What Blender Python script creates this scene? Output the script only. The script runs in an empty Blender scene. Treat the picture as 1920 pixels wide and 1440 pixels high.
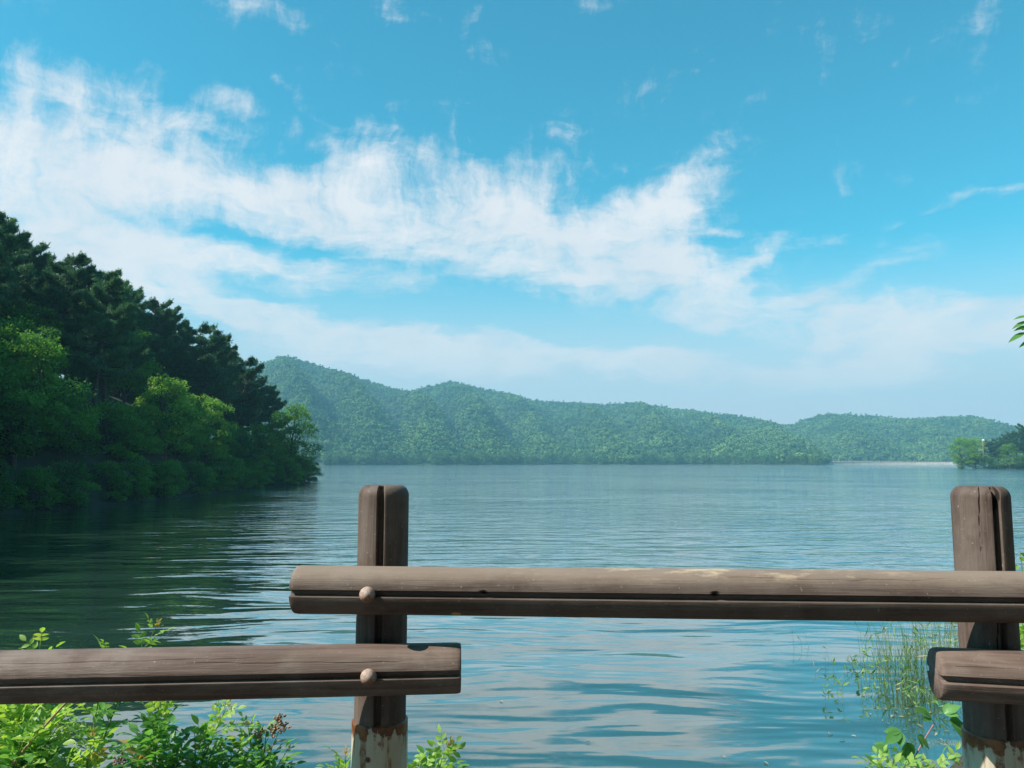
import bpy, bmesh, math, random
import numpy as np
from mathutils import Vector, Matrix

sc = bpy.context.scene
COL = sc.collection
R = math.radians

# ------------------------------------------------------------------ camera
CAMZ = 3.0                      # metres above the lake
F = 1440.0                      # focal length in pixels of the 1920 px wide photograph
PITCH = math.atan(146.0 / F)
cam_d = bpy.data.cameras.new('camera')
cam = bpy.data.objects.new('camera', cam_d)
COL.objects.link(cam)
cam.location = (0, 0, CAMZ)
cam.rotation_euler = (math.pi / 2 + PITCH, 0, 0)
cam_d.sensor_width = 36.0
cam_d.lens = 27.0
cam_d.clip_start = 0.05
cam_d.clip_end = 9000
sc.camera = cam


def ray(px, py):
    x, y = (px - 960) / F, (720 - py) / F
    c, s = math.cos(PITCH), math.sin(PITCH)
    return Vector((x, c - y * s, s + y * c))


def at(px, py, Y):              # the point at forward distance Y
    d = ray(px, py)
    return Vector((0, 0, CAMZ)) + d * (Y / d.y)


def on_water(px, py):           # the point where the ray meets the lake
    d = ray(px, py)
    return Vector((0, 0, CAMZ)) + d * (-CAMZ / d.z)


# ------------------------------------------------------------------ light
SUN_EL, SUN_AZ = R(46), R(252)          # from the left, a little behind the camera
sun_dir = Vector((math.sin(SUN_AZ) * math.cos(SUN_EL), math.cos(SUN_AZ) * math.cos(SUN_EL), math.sin(SUN_EL)))
sd = bpy.data.lights.new('sun', 'SUN')
sd.energy = 4.8
sd.angle = R(0.53)
sd.color = (1.0, 0.93, 0.82)
so = bpy.data.objects.new('sun', sd)
COL.objects.link(so)
so.rotation_euler = (-sun_dir).to_track_quat('-Z', 'Y').to_euler()
so.location = (-60, -10, 80)

sc.view_settings.view_transform = 'Standard'
sc.view_settings.look = 'None'
sc.view_settings.exposure = 0.62
sc.view_settings.gamma = 1.0
sc.view_settings.use_curve_mapping = False
sc.cycles.use_denoising = True
sc.cycles.max_bounces = 6
sc.cycles.transparent_max_bounces = 4
sc.cycles.volume_bounces = 0
sc.cycles.caustics_reflective = False
sc.cycles.caustics_refractive = False
sc.cycles.sample_clamp_indirect = 6.0

SKY_STRENGTH = 0.1
world = bpy.data.worlds.new('World')
sc.world = world
world.use_nodes = True
world.cycles.sampling_method = 'MANUAL'
world.cycles.sample_map_resolution = 256


class NT:
    """small helper to wire node trees"""
    def __init__(self, tree):
        self.t = tree
        tree.nodes.clear()

    def n(self, kind, **kw):
        nd = self.t.nodes.new(kind)
        for k, v in kw.items():
            if k.startswith('i_'):
                nd.inputs[k[2:].replace('_', ' ')].default_value = v
            else:
                setattr(nd, k, v)
        return nd

    def link(self, a, b):
        self.t.links.new(a, b)

    def put(self, sock, v):
        if hasattr(v, 'is_linked') or isinstance(v, bpy.types.NodeSocket):
            self.t.links.new(v, sock)
        else:
            sock.default_value = v

    def math(self, op, a, b=0.0, c=0.0, clamp=False):
        m = self.n('ShaderNodeMath', operation=op, use_clamp=clamp)
        for i, v in enumerate((a, b, c)):
            self.put(m.inputs[i], v)
        return m.outputs[0]

    def vmath(self, op, a, b=(0, 0, 0), scale=None):
        m = self.n('ShaderNodeVectorMath', operation=op)
        self.put(m.inputs[0], a)
        self.put(m.inputs[1], b)
        if scale is not None:
            self.put(m.inputs['Scale'], scale)
        return m.outputs[0]

    def mix(self, f, a, b, blend='MIX'):
        m = self.n('ShaderNodeMix', data_type='RGBA', blend_type=blend)
        self.put(m.inputs[0], f)
        self.put(m.inputs[6], a)
        self.put(m.inputs[7], b)
        return m.outputs[2]

    def noise(self, vec, scale, detail=4, rough=0.5, dist=0.0, col=False):
        m = self.n('ShaderNodeTexNoise')
        self.put(m.inputs['Vector'], vec)
        m.inputs['Scale'].default_value = scale
        m.inputs['Detail'].default_value = detail
        m.inputs['Roughness'].default_value = rough
        m.inputs['Distortion'].default_value = dist
        return m.outputs[1] if col else m.outputs[0]

    def ramp(self, v, a, b, smooth=True):
        m = self.n('ShaderNodeMapRange', interpolation_type='SMOOTHSTEP' if smooth else 'LINEAR')
        self.put(m.inputs[0], v)
        m.inputs[1].default_value = a
        m.inputs[2].default_value = b
        return m.outputs[0]

    def mapping(self, vec, loc=(0, 0, 0), rot=(0, 0, 0), scale=(1, 1, 1), kind='POINT'):
        m = self.n('ShaderNodeMapping', vector_type=kind)
        self.put(m.inputs[0], vec)
        m.inputs[1].default_value = loc
        m.inputs[2].default_value = rot
        m.inputs[3].default_value = scale
        return m.outputs[0]


def build_world():
    w = NT(world.node_tree)
    out = w.n('ShaderNodeOutputWorld')
    bg = w.n('ShaderNodeBackground')
    bg.inputs['Strength'].default_value = SKY_STRENGTH
    w.link(bg.outputs[0], out.inputs[0])
    sky = w.n('ShaderNodeTexSky', sky_type='NISHITA', sun_disc=False)
    sky.sun_elevation = SUN_EL
    sky.sun_rotation = SUN_AZ
    sky.altitude = 100
    sky.air_density = 1.0
    sky.dust_density = 0.6
    sky.ozone_density = 1.0
    skyc = w.mix(1.0, sky.outputs[0], SKY_TINT, 'MULTIPLY')
    tc = w.n('ShaderNodeTexCoord').outputs['Generated']
    sep = w.n('ShaderNodeSeparateXYZ')
    w.link(tc, sep.inputs[0])
    x, y, z = sep.outputs
    az = w.math('ARCTAN2', x, y)
    el = w.math('ARCSINE', z)
    cmb = w.n('ShaderNodeCombineXYZ')
    w.link(az, cmb.inputs[0])
    w.link(el, cmb.inputs[1])
    ae = cmb.outputs[0]
    # cloud sheet coordinates (a level sheet high above)
    zz = w.math('MAXIMUM', w.math('ADD', z, 0.10), 0.05)
    cs = w.n('ShaderNodeCombineXYZ')
    w.link(w.math('DIVIDE', x, zz), cs.inputs[0])
    w.link(w.math('DIVIDE', y, zz), cs.inputs[1])
    sheet = cs.outputs[0]
    # domain warp
    wn = w.noise(sheet, 1.3, 4, 0.6, 0.0, True)
    wv = w.vmath('SUBTRACT', wn, (0.5, 0.5, 0.5))
    ae_w = w.vmath('ADD', ae, w.vmath('MULTIPLY', wv, (0.13, 0.085, 0.0)))
    wn2 = w.noise(ae, 14, 4, 0.62, 0.0, True)
    ae_w = w.vmath('ADD', ae_w, w.vmath('MULTIPLY', w.vmath('SUBTRACT', wn2, (0.5, 0.5, 0.5)), (0.045, 0.035, 0.0)))
    cov = None
    for px, py, rx, ry, rot, amp in CLOUDS:
        d = ray(px, py).normalized()
        a0, e0 = math.atan2(d.x, d.y), math.asin(d.z)
        k = 0.92 / F * 1.55
        m = w.mapping(ae_w, (a0, e0, 0), (0, 0, R(-rot)), (rx * k, ry * k, 1), 'TEXTURE')
        g = w.n('ShaderNodeTexGradient', gradient_type='QUADRATIC_SPHERE' if amp < 0 else 'SPHERICAL')
        w.link(m, g.inputs[0])
        cov = w.math('MULTIPLY_ADD', g.outputs[1], amp, cov if cov is not None else -0.17)
    cov = w.math('MINIMUM', cov, 1.0)
    # texture of the cloud sheet: ragged fleece combed into fine threads
    st = w.vmath('ADD', ae, w.vmath('MULTIPLY', wv, (0.10, 0.07, 0.0)))
    fb = w.noise(w.mapping(ae_w, rot=(0, 0, R(9)), scale=(0.75, 1.5, 1.0)), 11.0, 10, 0.66, 0.25)
    th = w.noise(w.mapping(st, rot=(0, 0, R(13)), scale=(0.30, 1.6, 1.0)), 17, 9, 0.68, 0.2)
    ver = w.noise(w.mapping(st, rot=(0, 0, R(-24)), scale=(1.25, 0.34, 1.0)), 24, 9, 0.70, 0.25)
    wide = w.noise(sheet, 0.55, 3, 0.5)
    hi = w.ramp(el, 0.20, 0.36)                      # threads hang down from the higher rim, lie level lower down
    thread = w.math('ADD', w.math('MULTIPLY', th, w.math('SUBTRACT', 1.0, w.math('MULTIPLY', hi, 0.6))), w.math('MULTIPLY', ver, w.math('MULTIPLY_ADD', hi, 0.6, 0.25)))
    t = w.math('MULTIPLY', cov, 0.94)
    t = w.math('MULTIPLY_ADD', w.math('SUBTRACT', fb, 0.5), 2.3, t)
    t = w.math('MULTIPLY_ADD', w.math('SUBTRACT', thread, 0.62), 1.6, t)
    t = w.math('MULTIPLY_ADD', w.math('SUBTRACT', wide, 0.5), 0.30, t)
    dens = w.ramp(t, 0.03, 1.16)
    dens = w.math('MULTIPLY', dens, 0.97)
    dens = w.math('MULTIPLY', dens, w.ramp(el, -0.01, 0.03))
    shade = w.ramp(w.noise(ae_w, 7, 5, 0.55), 0.3, 0.7)
    cc = w.mix(shade, CLOUD_B, CLOUD_A)
    # low veil towards the horizon, all the way round
    veil = w.math('MULTIPLY', w.ramp(el, 0.28, 0.05), 0.95)
    c0 = w.mix(veil, skyc, VEIL)
    col = w.mix(dens, c0, cc)
    w.link(col, bg.inputs[0])


k_ = 1.0 / SKY_STRENGTH
SKY_TINT = (0.22, 1.20, 1.18, 1)
CLOUD_A = (0.66 * k_, 0.64 * k_, 0.64 * k_, 1)
CLOUD_B = (0.57 * k_, 0.575 * k_, 0.595 * k_, 1)
VEIL = (0.56 * k_, 0.52 * k_, 0.555 * k_, 1)
# px, py of the middle, half-lengths in px, tilt (clockwise in the picture), weight
CLOUDS = [
    (60, 315, 300, 80, 14, 0.95), (-250, 310, 300, 90, 8, 0.95), (300, 208, 170, 46, 4, 0.72), (450, 195, 60, 16, 8, 0.45),
    (310, 330, 300, 95, 14, 0.95), (600, 375, 260, 75, 12, 0.9), (690, 310, 60, 85, -12, 0.6), (830, 300, 60, 60, -20, 0.4),
    (900, 425, 320, 105, 8, 1.0), (1010, 340, 150, 60, -6, 0.5), (1130, 470, 280, 90, 6, 1.0), (1270, 345, 170, 48, -34, 0.85),
    (1395, 288, 60, 14, -18, 0.5), (1230, 430, 150, 80, -30, 0.5), (1330, 555, 260, 55, 8, 0.9), (1560, 590, 230, 45, 3, 0.85),
    (1700, 625, 180, 62, -8, 0.9), (1850, 595, 160, 48, 2, 0.75), (2150, 620, 300, 70, 0, 0.6), (1700, 665, 100, 24, -8, 0.5),
    (70, 410, 260, 42, 20, 0.8), (-300, 420, 320, 80, 10, 0.8), (560, 505, 220, 36, 7, 0.95), (300, 520, 260, 48, 24, 0.95),
    (560, 590, 350, 46, 14, 1.0), (880, 660, 320, 38, 6, 0.95), (1200, 680, 380, 40, 6, 0.85), (1500, 700, 300, 30, 2, 0.5), (1650, 740, 420, 40, 4, 0.30),
    (700, 690, 320, 36, 6, 0.7), (1250, 620, 160, 16, 0, 0.3),
    (60, 222, 120, 40, 10, 0.38),
    # blue gaps
    (405, 250, 50, 24, 4, -0.6), (560, 300, 90, 26, 6, -0.55), (400, 425, 130, 26, 10, -0.6), (600, 470, 130, 16, 8, -0.6),
    (520, 545, 160, 18, 10, -0.6), (770, 580, 150, 24, 4, -0.5), (1050, 628, 130, 18, 3, -0.4), (870, 290, 60, 40, 0, -0.35),
    (170, 365, 160, 18, 14, -0.3), (1240, 620, 130, 18, 3, -0.4), (230, 200, 60, 34, 30, -0.3),
    # loose wisps
    (90, 60, 300, 70, 10, 0.10), (450, 5, 160, 24, 10, 0.4), (720, 0, 80, 34, 25, 0.5), (895, 32, 44, 12, -58, 0.5),
    (560, 10, 60, 20, 0, 0.3), (1137, 15, 36, 16, 20, 0.36), (1810, 18, 52, 30, -30, 0.6), (1415, 188, 46, 20, -10, 0.55),
    (850, 205, 66, 12, -6, 0.5), (925, 228, 20, 12, 10, 0.4), (1700, 105, 34, 10, -18, 0.45), (1640, 44, 60, 14, 4, 0.3),
    (1720, 50, 60, 14, -8, 0.25), (1890, 348, 70, 16, 4, 0.5), (1745, 390, 80, 14, -34, 0.36), (1610, 515, 130, 22, -12, 0.5),
    (1350, 437, 56, 9, -2, 0.45), (1440, 470, 70, 14, -30, 0.55), (525, 165, 110, 18, 44, 0.40), (400, 100, 60, 20, 30, 0.25),
    (1420, 335, 40, 26, 0, 0.3), (1600, 430, 170, 10, -12, 0.25), (1890, 440, 80, 10, -8, 0.28), (1560, 130, 330, 8, -23, 0.10),
    # the same fair-weather clouds behind and beside the camera
    (-900, 300, 420, 120, 10, 0.8), (-1500, 100, 420, 120, 0, 0.6), (2900, 350, 420, 110, -8, 0.7),
]
build_world()

# ------------------------------------------------------------------ helpers: materials
MATS = {}


def material(name, build):
    m = bpy.data.materials.new(name)
    m.use_nodes = True
    w = NT(m.node_tree)
    out = w.n('ShaderNodeOutputMaterial')
    build(w, out, m)
    MATS[name] = m
    return m


def obj_coords(w):
    return w.n('ShaderNodeTexCoord').outputs['Object']


def m_leaf(c_dark, c_light, trans=0.35, rough=0.45, spec=0.35):
    def b(w, out, m):
        a = w.n('ShaderNodeAttribute', attribute_name='tint')
        oi = w.n('ShaderNodeObjectInfo')
        f = w.math('MULTIPLY_ADD', oi.outputs['Random'], 0.45, w.math('MULTIPLY', a.outputs['Fac'], 0.6), clamp=True)
        c = w.mix(f, (*c_dark, 1), (*c_light, 1))
        p = w.n('ShaderNodeBsdfPrincipled')
        w.link(c, p.inputs['Base Color'])
        p.inputs['Roughness'].default_value = rough
        p.inputs['Specular IOR Level'].default_value = spec
        tr = w.n('ShaderNodeBsdfTranslucent')
        w.link(w.mix(1.0, c, (1.5, 1.5, 0.6, 1), 'MULTIPLY'), tr.inputs[0])
        mx = w.n('ShaderNodeMixShader')
        mx.inputs[0].default_value = trans
        w.link(p.outputs[0], mx.inputs[1])
        w.link(tr.outputs[0], mx.inputs[2])
        w.link(mx.outputs[0], out.inputs[0])
    return b


def m_plain(col, rough=0.8, var=0.35, scale=6.0, bump=0.0):
    def b(w, out, m):
        co = obj_coords(w)
        n = w.noise(co, scale, 5, 0.6)
        c2 = tuple(min(1, v * (1 + var)) for v in col)
        c1 = tuple(v * (1 - var) for v in col)
        p = w.n('ShaderNodeBsdfPrincipled')
        w.link(w.mix(w.ramp(n, 0.3, 0.7), (*c1, 1), (*c2, 1)), p.inputs['Base Color'])
        p.inputs['Roughness'].default_value = rough
        if bump:
            bp = w.n('ShaderNodeBump')
            bp.inputs['Strength'].default_value = 1.0
            bp.inputs['Distance'].default_value = bump
            w.link(w.noise(co, scale * 3, 6, 0.65), bp.inputs['Height'])
            w.link(bp.outputs[0], p.inputs['Normal'])
        w.link(p.outputs[0], out.inputs[0])
    return b


material('pine_needles', m_leaf((0.020, 0.072, 0.042), (0.10, 0.22, 0.095), 0.30, 0.5, 0.3))
material('tree_leaves', m_leaf((0.022, 0.090, 0.026), (0.15, 0.33, 0.060), 0.48, 0.55, 0.2))
material('bright_leaves', m_leaf((0.10, 0.24, 0.045), (0.24, 0.42, 0.08), 0.45, 0.55, 0.2))
material('far_leaves', m_leaf((0.026, 0.092, 0.040), (0.17, 0.31, 0.085), 0.15, 0.6, 0.2))
def m_far(w, out, m):
    a = w.n('ShaderNodeAttribute', attribute_name='tint')
    oi = w.n('ShaderNodeObjectInfo')
    stand = w.noise(w.n('ShaderNodeNewGeometry').outputs['Position'], 0.014, 4, 0.6)      # stands of different species
    f = w.math('MULTIPLY_ADD', oi.outputs['Random'], 0.55, w.math('MULTIPLY', a.outputs['Fac'], 0.5), clamp=True)
    c1 = w.mix(f, (0.022, 0.080, 0.042, 1), (0.10, 0.22, 0.070, 1))
    c2 = w.mix(f, (0.060, 0.150, 0.045, 1), (0.24, 0.37, 0.095, 1))
    c = w.mix(w.ramp(stand, 0.38, 0.62), c1, c2)
    p = w.n('ShaderNodeBsdfPrincipled')
    w.link(c, p.inputs['Base Color'])
    p.inputs['Roughness'].default_value = 0.65
    p.inputs['Specular IOR Level'].default_value = 0.2
    w.link(p.outputs[0], out.inputs[0])


material('forest_leaves', m_far)
material('bark', m_plain((0.075, 0.055, 0.045), 0.9, 0.4, 8, 0.02))
material('soil', m_plain((0.07, 0.055, 0.035), 0.95, 0.4, 2.5, 0.03))
material('forest_floor', m_plain((0.024, 0.034, 0.016), 0.95, 0.4, 0.4))
material('far_ground', m_plain((0.030, 0.060, 0.028), 0.95, 0.3, 0.03))
material('concrete', m_plain((0.36, 0.31, 0.26), 0.85, 0.18, 0.3))
material('white_paint', m_plain((0.75, 0.74, 0.70), 0.6, 0.08, 1.0))
material('pale_rail', m_plain((0.50, 0.46, 0.40), 0.7, 0.15, 0.5))
material('tan_wood', m_plain((0.50, 0.36, 0.17), 0.7, 0.2, 3.0))
material('path_gravel', m_plain((0.15, 0.125, 0.10), 0.95, 0.25, 30, 0.008))
material('stem_green', m_plain((0.16, 0.22, 0.06), 0.6, 0.25, 30))
material('stem_woody', m_plain((0.34, 0.24, 0.13), 0.7, 0.25, 40))
material('stem_pink', m_plain((0.42, 0.17, 0.15), 0.55, 0.2, 40))
material('rose_leaf', m_leaf((0.085, 0.25, 0.070), (0.19, 0.42, 0.12), 0.45, 0.38, 0.4))
material('rose_leaf_dark', m_leaf((0.040, 0.14, 0.045), (0.10, 0.27, 0.085), 0.38, 0.35, 0.45))
material('rose_leaf_young', m_leaf((0.22, 0.42, 0.09), (0.40, 0.54, 0.14), 0.45, 0.4, 0.35))
material('rose_leaf_red', m_leaf((0.46, 0.28, 0.10), (0.55, 0.42, 0.18), 0.35, 0.45, 0.3))
material('rose_leaf_dry', m_leaf((0.30, 0.19, 0.08), (0.45, 0.36, 0.13), 0.3, 0.6, 0.2))
material('seed_brown', m_plain((0.30, 0.19, 0.13), 0.8, 0.4, 60))
material('reed_green', m_leaf((0.13, 0.27, 0.08), (0.30, 0.44, 0.16), 0.35, 0.5, 0.3))
material('reed_dry', m_leaf((0.32, 0.26, 0.13), (0.46, 0.40, 0.22), 0.2, 0.6, 0.3))
material('floating_debris', m_leaf((0.26, 0.21, 0.12), (0.46, 0.42, 0.28), 0.15, 0.5, 0.3))
material('insect_dark', m_plain((0.03, 0.025, 0.02), 0.5, 0.2, 50))


def b_water(w, out, m):
    co = obj_coords(w)
    p = w.n('ShaderNodeBsdfPrincipled')
    p.inputs['Base Color'].default_value = WATER_BODY
    p.inputs['IOR'].default_value = 1.9
    # long low swell, wind ripples whose crests lie across the view, and fine ruffle where gusts touch
    warp = w.vmath('ADD', co, w.vmath('SCALE', w.vmath('SUBTRACT', w.noise(co, 0.16, 2, 0.5, 0, True), (0.5, 0.5, 0.5)), scale=2.0))
    a = w.noise(w.mapping(warp, rot=(0, 0, R(7)), scale=(0.30, 1.0, 1)), 0.62, 1.5, 0.45)
    b = w.noise(w.mapping(warp, rot=(0, 0, R(-6)), scale=(0.28, 1.0, 1)), 1.35, 2, 0.5)
    c = w.noise(w.mapping(co, rot=(0, 0, R(14)), scale=(0.45, 1.0, 1)), 3.4, 3, 0.55)
    gust = w.ramp(w.noise(w.mapping(co, scale=(0.6, 1.0, 1)), 0.035, 3, 0.55), 0.40, 0.62)
    sep = w.n('ShaderNodeSeparateXYZ')
    w.link(co, sep.inputs[0])
    open_ = w.ramp(sep.outputs[1], 9.0, 34.0)                  # sheltered by the bank, rougher out on the lake
    h = w.math('MULTIPLY', a, 0.105)
    h = w.math('MULTIPLY_ADD', b, w.math('MULTIPLY_ADD', open_, 0.055, 0.048), h)
    small = w.math('MULTIPLY', w.math('MULTIPLY_ADD', open_, 0.88, 0.12), w.math('MULTIPLY_ADD', gust, 0.85, 0.30))
    h = w.math('MULTIPLY_ADD', c, w.math('MULTIPLY', small, 0.046), h)
    far = w.ramp(sep.outputs[1], 14.0, 80.0)
    w.link(w.math('MULTIPLY_ADD', w.ramp(sep.outputs[1], 15.0, 160.0), 0.08, 0.03), p.inputs['Roughness'])   # ripples too fine to see one by one
    d = w.noise(w.mapping(warp, rot=(0, 0, R(5)), scale=(0.8, 0.9, 1)), 0.42, 5, 0.66)
    h = w.math('MULTIPLY_ADD', d, w.math('MULTIPLY', far, w.math('MULTIPLY_ADD', gust, 0.34, 0.14)), h)
    e = w.noise(w.mapping(co, rot=(0, 0, R(-8)), scale=(0.9, 0.5, 1)), 0.16, 5, 0.68)       # gust-roughened lanes far out
    h = w.math('MULTIPLY_ADD', e, w.math('MULTIPLY', w.ramp(sep.outputs[1], 50.0, 220.0), 0.9), h)
    bp = w.n('ShaderNodeBump')
    bp.inputs['Strength'].default_value = 1.0
    bp.inputs['Distance'].default_value = 1.0
    w.link(h, bp.inputs['Height'])
    p.inputs['Coat Weight'].default_value = 1.0
    p.inputs['Coat Roughness'].default_value = 0.03
    w.link(bp.outputs[0], p.inputs['Coat Normal'])
    w.link(bp.outputs[0], p.inputs['Normal'])
    w.link(p.outputs[0], out.inputs[0])


WATER_BODY = (0.023, 0.056, 0.038, 1)
material('lake_water', b_water)


def b_wood(w, out, m, axis, lite=1.0, wear=0.0):
    co = obj_coords(w)
    oi = w.n('ShaderNodeObjectInfo')
    co = w.vmath('ADD', co, w.vmath('SCALE', (3.1, 1.7, 2.3), scale=oi.outputs['Random']))
    sc1 = [1.0, 1.0, 1.0]
    sc1[axis] = 0.06
    grain = w.noise(w.mapping(co, scale=sc1), 42, 6, 0.6, 0.6)
    sc1[axis] = 0.03
    fine = w.noise(w.mapping(co, scale=sc1), 210, 4, 0.6)
    blotch = w.noise(co, 5.5, 6, 0.62)
    c = w.mix(w.ramp(grain, 0.3, 0.72), (0.125 * lite, 0.078 * lite, 0.064 * lite, 1), (0.228 * lite, 0.167 * lite, 0.141 * lite, 1))
    c = w.mix(w.math('MULTIPLY', w.ramp(blotch, 0.40, 0.68), 0.75), c, (0.285 * lite, 0.222 * lite, 0.190 * lite, 1))
    c = w.mix(w.math('MULTIPLY', w.ramp(fine, 0.50, 0.66), 0.22), c, (0.07, 0.048, 0.040, 1))
    # grime, dried water marks and a few pale scuffs
    sc1[axis] = 0.22
    grime = w.noise(w.mapping(co, scale=sc1), 15, 9, 0.72, 0.8)
    c = w.mix(w.math('MULTIPLY', w.ramp(grime, 0.54, 0.70), 0.62), c, (0.060, 0.040, 0.034, 1))
    speck = w.noise(co, 130, 3, 0.6)
    c = w.mix(w.math('MULTIPLY', w.ramp(speck, 0.66, 0.72), 0.55), c, (0.42, 0.36, 0.31, 1))
    if wear:
        # stain flaked off along the upper side
        oc = obj_coords(w)
        sep = w.n('ShaderNodeSeparateXYZ')
        w.link(oc, sep.inputs[0])
        top = w.ramp(sep.outputs[2], 0.030, 0.062)
        bl = w.ramp(w.math('MULTIPLY_ADD', w.math('SUBTRACT', w.noise(w.mapping(oc, scale=(0.4, 1, 1)), 9, 6, 0.65), 0.5), 0.05, sep.outputs[2]), 0.018, 0.060)
        c = w.mix(w.math('MULTIPLY', bl, 0.62), c, (0.33, 0.252, 0.198, 1))          # sun-bleached upper side
        flake = w.ramp(w.noise(w.mapping(oc, scale=(0.35, 1, 1)), 22, 8, 0.68), 0.50, 0.64)
        mid = w.math('MULTIPLY', w.ramp(sep.outputs[0], 0.25, 0.75), w.ramp(sep.outputs[0], 1.75, 1.25))
        c = w.mix(w.math('MULTIPLY', w.math('MULTIPLY', top, flake), w.math('MULTIPLY', mid, wear)), c, (0.50, 0.39, 0.28, 1))
        # bare spot on the lower edge
        d = w.vmath('LENGTH', w.vmath('MULTIPLY', w.vmath('SUBTRACT', oc, (0.432, -0.035, -0.052)), (1.0, 0.6, 3.5)))
        ln = w.n('ShaderNodeVectorMath', operation='LENGTH')
        w.link(w.vmath('MULTIPLY', w.vmath('SUBTRACT', oc, (0.432, -0.035, -0.052)), (1.0, 0.35, 3.0)), ln.inputs[0])
        c = w.mix(w.ramp(ln.outputs['Value'], 0.015, 0.011), c, (0.60, 0.33, 0.14, 1))
    at_ = w.n('ShaderNodeAttribute', attribute_name='crack')
    c = w.mix(at_.outputs['Fac'], c, (0.018, 0.012, 0.010, 1))
    p = w.n('ShaderNodeBsdfPrincipled')
    w.link(c, p.inputs['Base Color'])
    p.inputs['Roughness'].default_value = 0.62
    p.inputs['Specular IOR Level'].default_value = 0.2
    bp = w.n('ShaderNodeBump')
    bp.inputs['Distance'].default_value = 0.0026
    w.link(w.math('ADD', w.math('ADD', grain, w.math('MULTIPLY', grime, 0.8)), w.math('MULTIPLY', fine, 0.5)), bp.inputs['Height'])
    w.link(bp.outputs[0], p.inputs['Normal'])
    w.link(p.outputs[0], out.inputs[0])


material('post_wood', lambda w, o, m: b_wood(w, o, m, 2, 0.66))
material('rail_wood', lambda w, o, m: b_wood(w, o, m, 0, 0.92))
material('rail_wood_worn', lambda w, o, m: b_wood(w, o, m, 0, 0.60, 0.95))


def b_pipe(w, out, m):
    co = obj_coords(w)
    sep = w.n('ShaderNodeSeparateXYZ')
    w.link(co, sep.inputs[0])
    z = sep.outputs[2]                                   # 0 at the upper rim, negative below
    n1 = w.noise(w.mapping(co, scale=(1, 1, 0.12)), 34, 5, 0.6)
    n2 = w.noise(co, 16, 7, 0.7)
    n3 = w.noise(w.mapping(co, scale=(1, 1, 0.35)), 11, 4, 0.6)
    cream = w.mix(w.ramp(n3, 0.35, 0.7), (0.50, 0.44, 0.32, 1), (0.66, 0.60, 0.48, 1))
    edge = w.ramp(w.math('ADD', w.math('MULTIPLY_ADD', n2, 0.17, z), w.math('MULTIPLY', n1, 0.11)), 0.098, 0.112)
    drip = w.math('MULTIPLY', w.ramp(w.math('MULTIPLY_ADD', z, 0.9, n1), 0.46, 0.53), w.ramp(n2, 0.35, 0.55))
    rust = w.mix(w.ramp(n2, 0.35, 0.65), (0.065, 0.022, 0.012, 1), (0.30, 0.115, 0.040, 1))
    halo = w.math('MULTIPLY', w.ramp(w.math('MULTIPLY_ADD', z, 1.0, n1), 0.36, 0.60), 0.35)
    c = w.mix(halo, cream, (0.46, 0.27, 0.12, 1))
    c = w.mix(w.math('MAXIMUM', edge, drip), c, rust)
    ln = w.n('ShaderNodeVectorMath', operation='LENGTH')
    w.link(w.vmath('MULTIPLY', w.vmath('SUBTRACT', co, (-0.018, -0.077, -0.083)), (1, 0.4, 1)), ln.inputs[0])
    c = w.mix(w.ramp(ln.outputs['Value'], 0.010, 0.005), c, (0.10, 0.028, 0.012, 1))
    p = w.n('ShaderNodeBsdfPrincipled')
    w.link(c, p.inputs['Base Color'])
    p.inputs['Roughness'].default_value = 0.45
    bp = w.n('ShaderNodeBump')
    bp.inputs['Distance'].default_value = 0.001
    w.link(w.math('ADD', n2, edge), bp.inputs['Height'])
    w.link(bp.outputs[0], p.inputs['Normal'])
    w.link(p.outputs[0], out.inputs[0])


material('painted_pipe', b_pipe)
def b_bolt(w, out, m):
    co = obj_coords(w)
    sep = w.n('ShaderNodeSeparateXYZ')
    w.link(co, sep.inputs[0])
    n = w.noise(co, 95, 6, 0.7)
    c = w.mix(w.ramp(n, 0.35, 0.65), (0.30, 0.185, 0.145, 1), (0.50, 0.38, 0.31, 1))
    r = w.ramp(w.math('MULTIPLY_ADD', w.math('SUBTRACT', n, 0.5), 0.045, sep.outputs[2]), 0.004, -0.010)
    c = w.mix(w.math('MULTIPLY', r, 0.85), c, (0.24, 0.085, 0.035, 1))
    p = w.n('ShaderNodeBsdfPrincipled')
    w.link(c, p.inputs['Base Color'])
    p.inputs['Roughness'].default_value = 0.55
    bp = w.n('ShaderNodeBump')
    bp.inputs['Distance'].default_value = 0.0016
    w.link(n, bp.inputs['Height'])
    w.link(bp.outputs[0], p.inputs['Normal'])
    w.link(p.outputs[0], out.inputs[0])


material('bolt_metal', b_bolt)

# ------------------------------------------------------------------ helpers: meshes and objects


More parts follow.
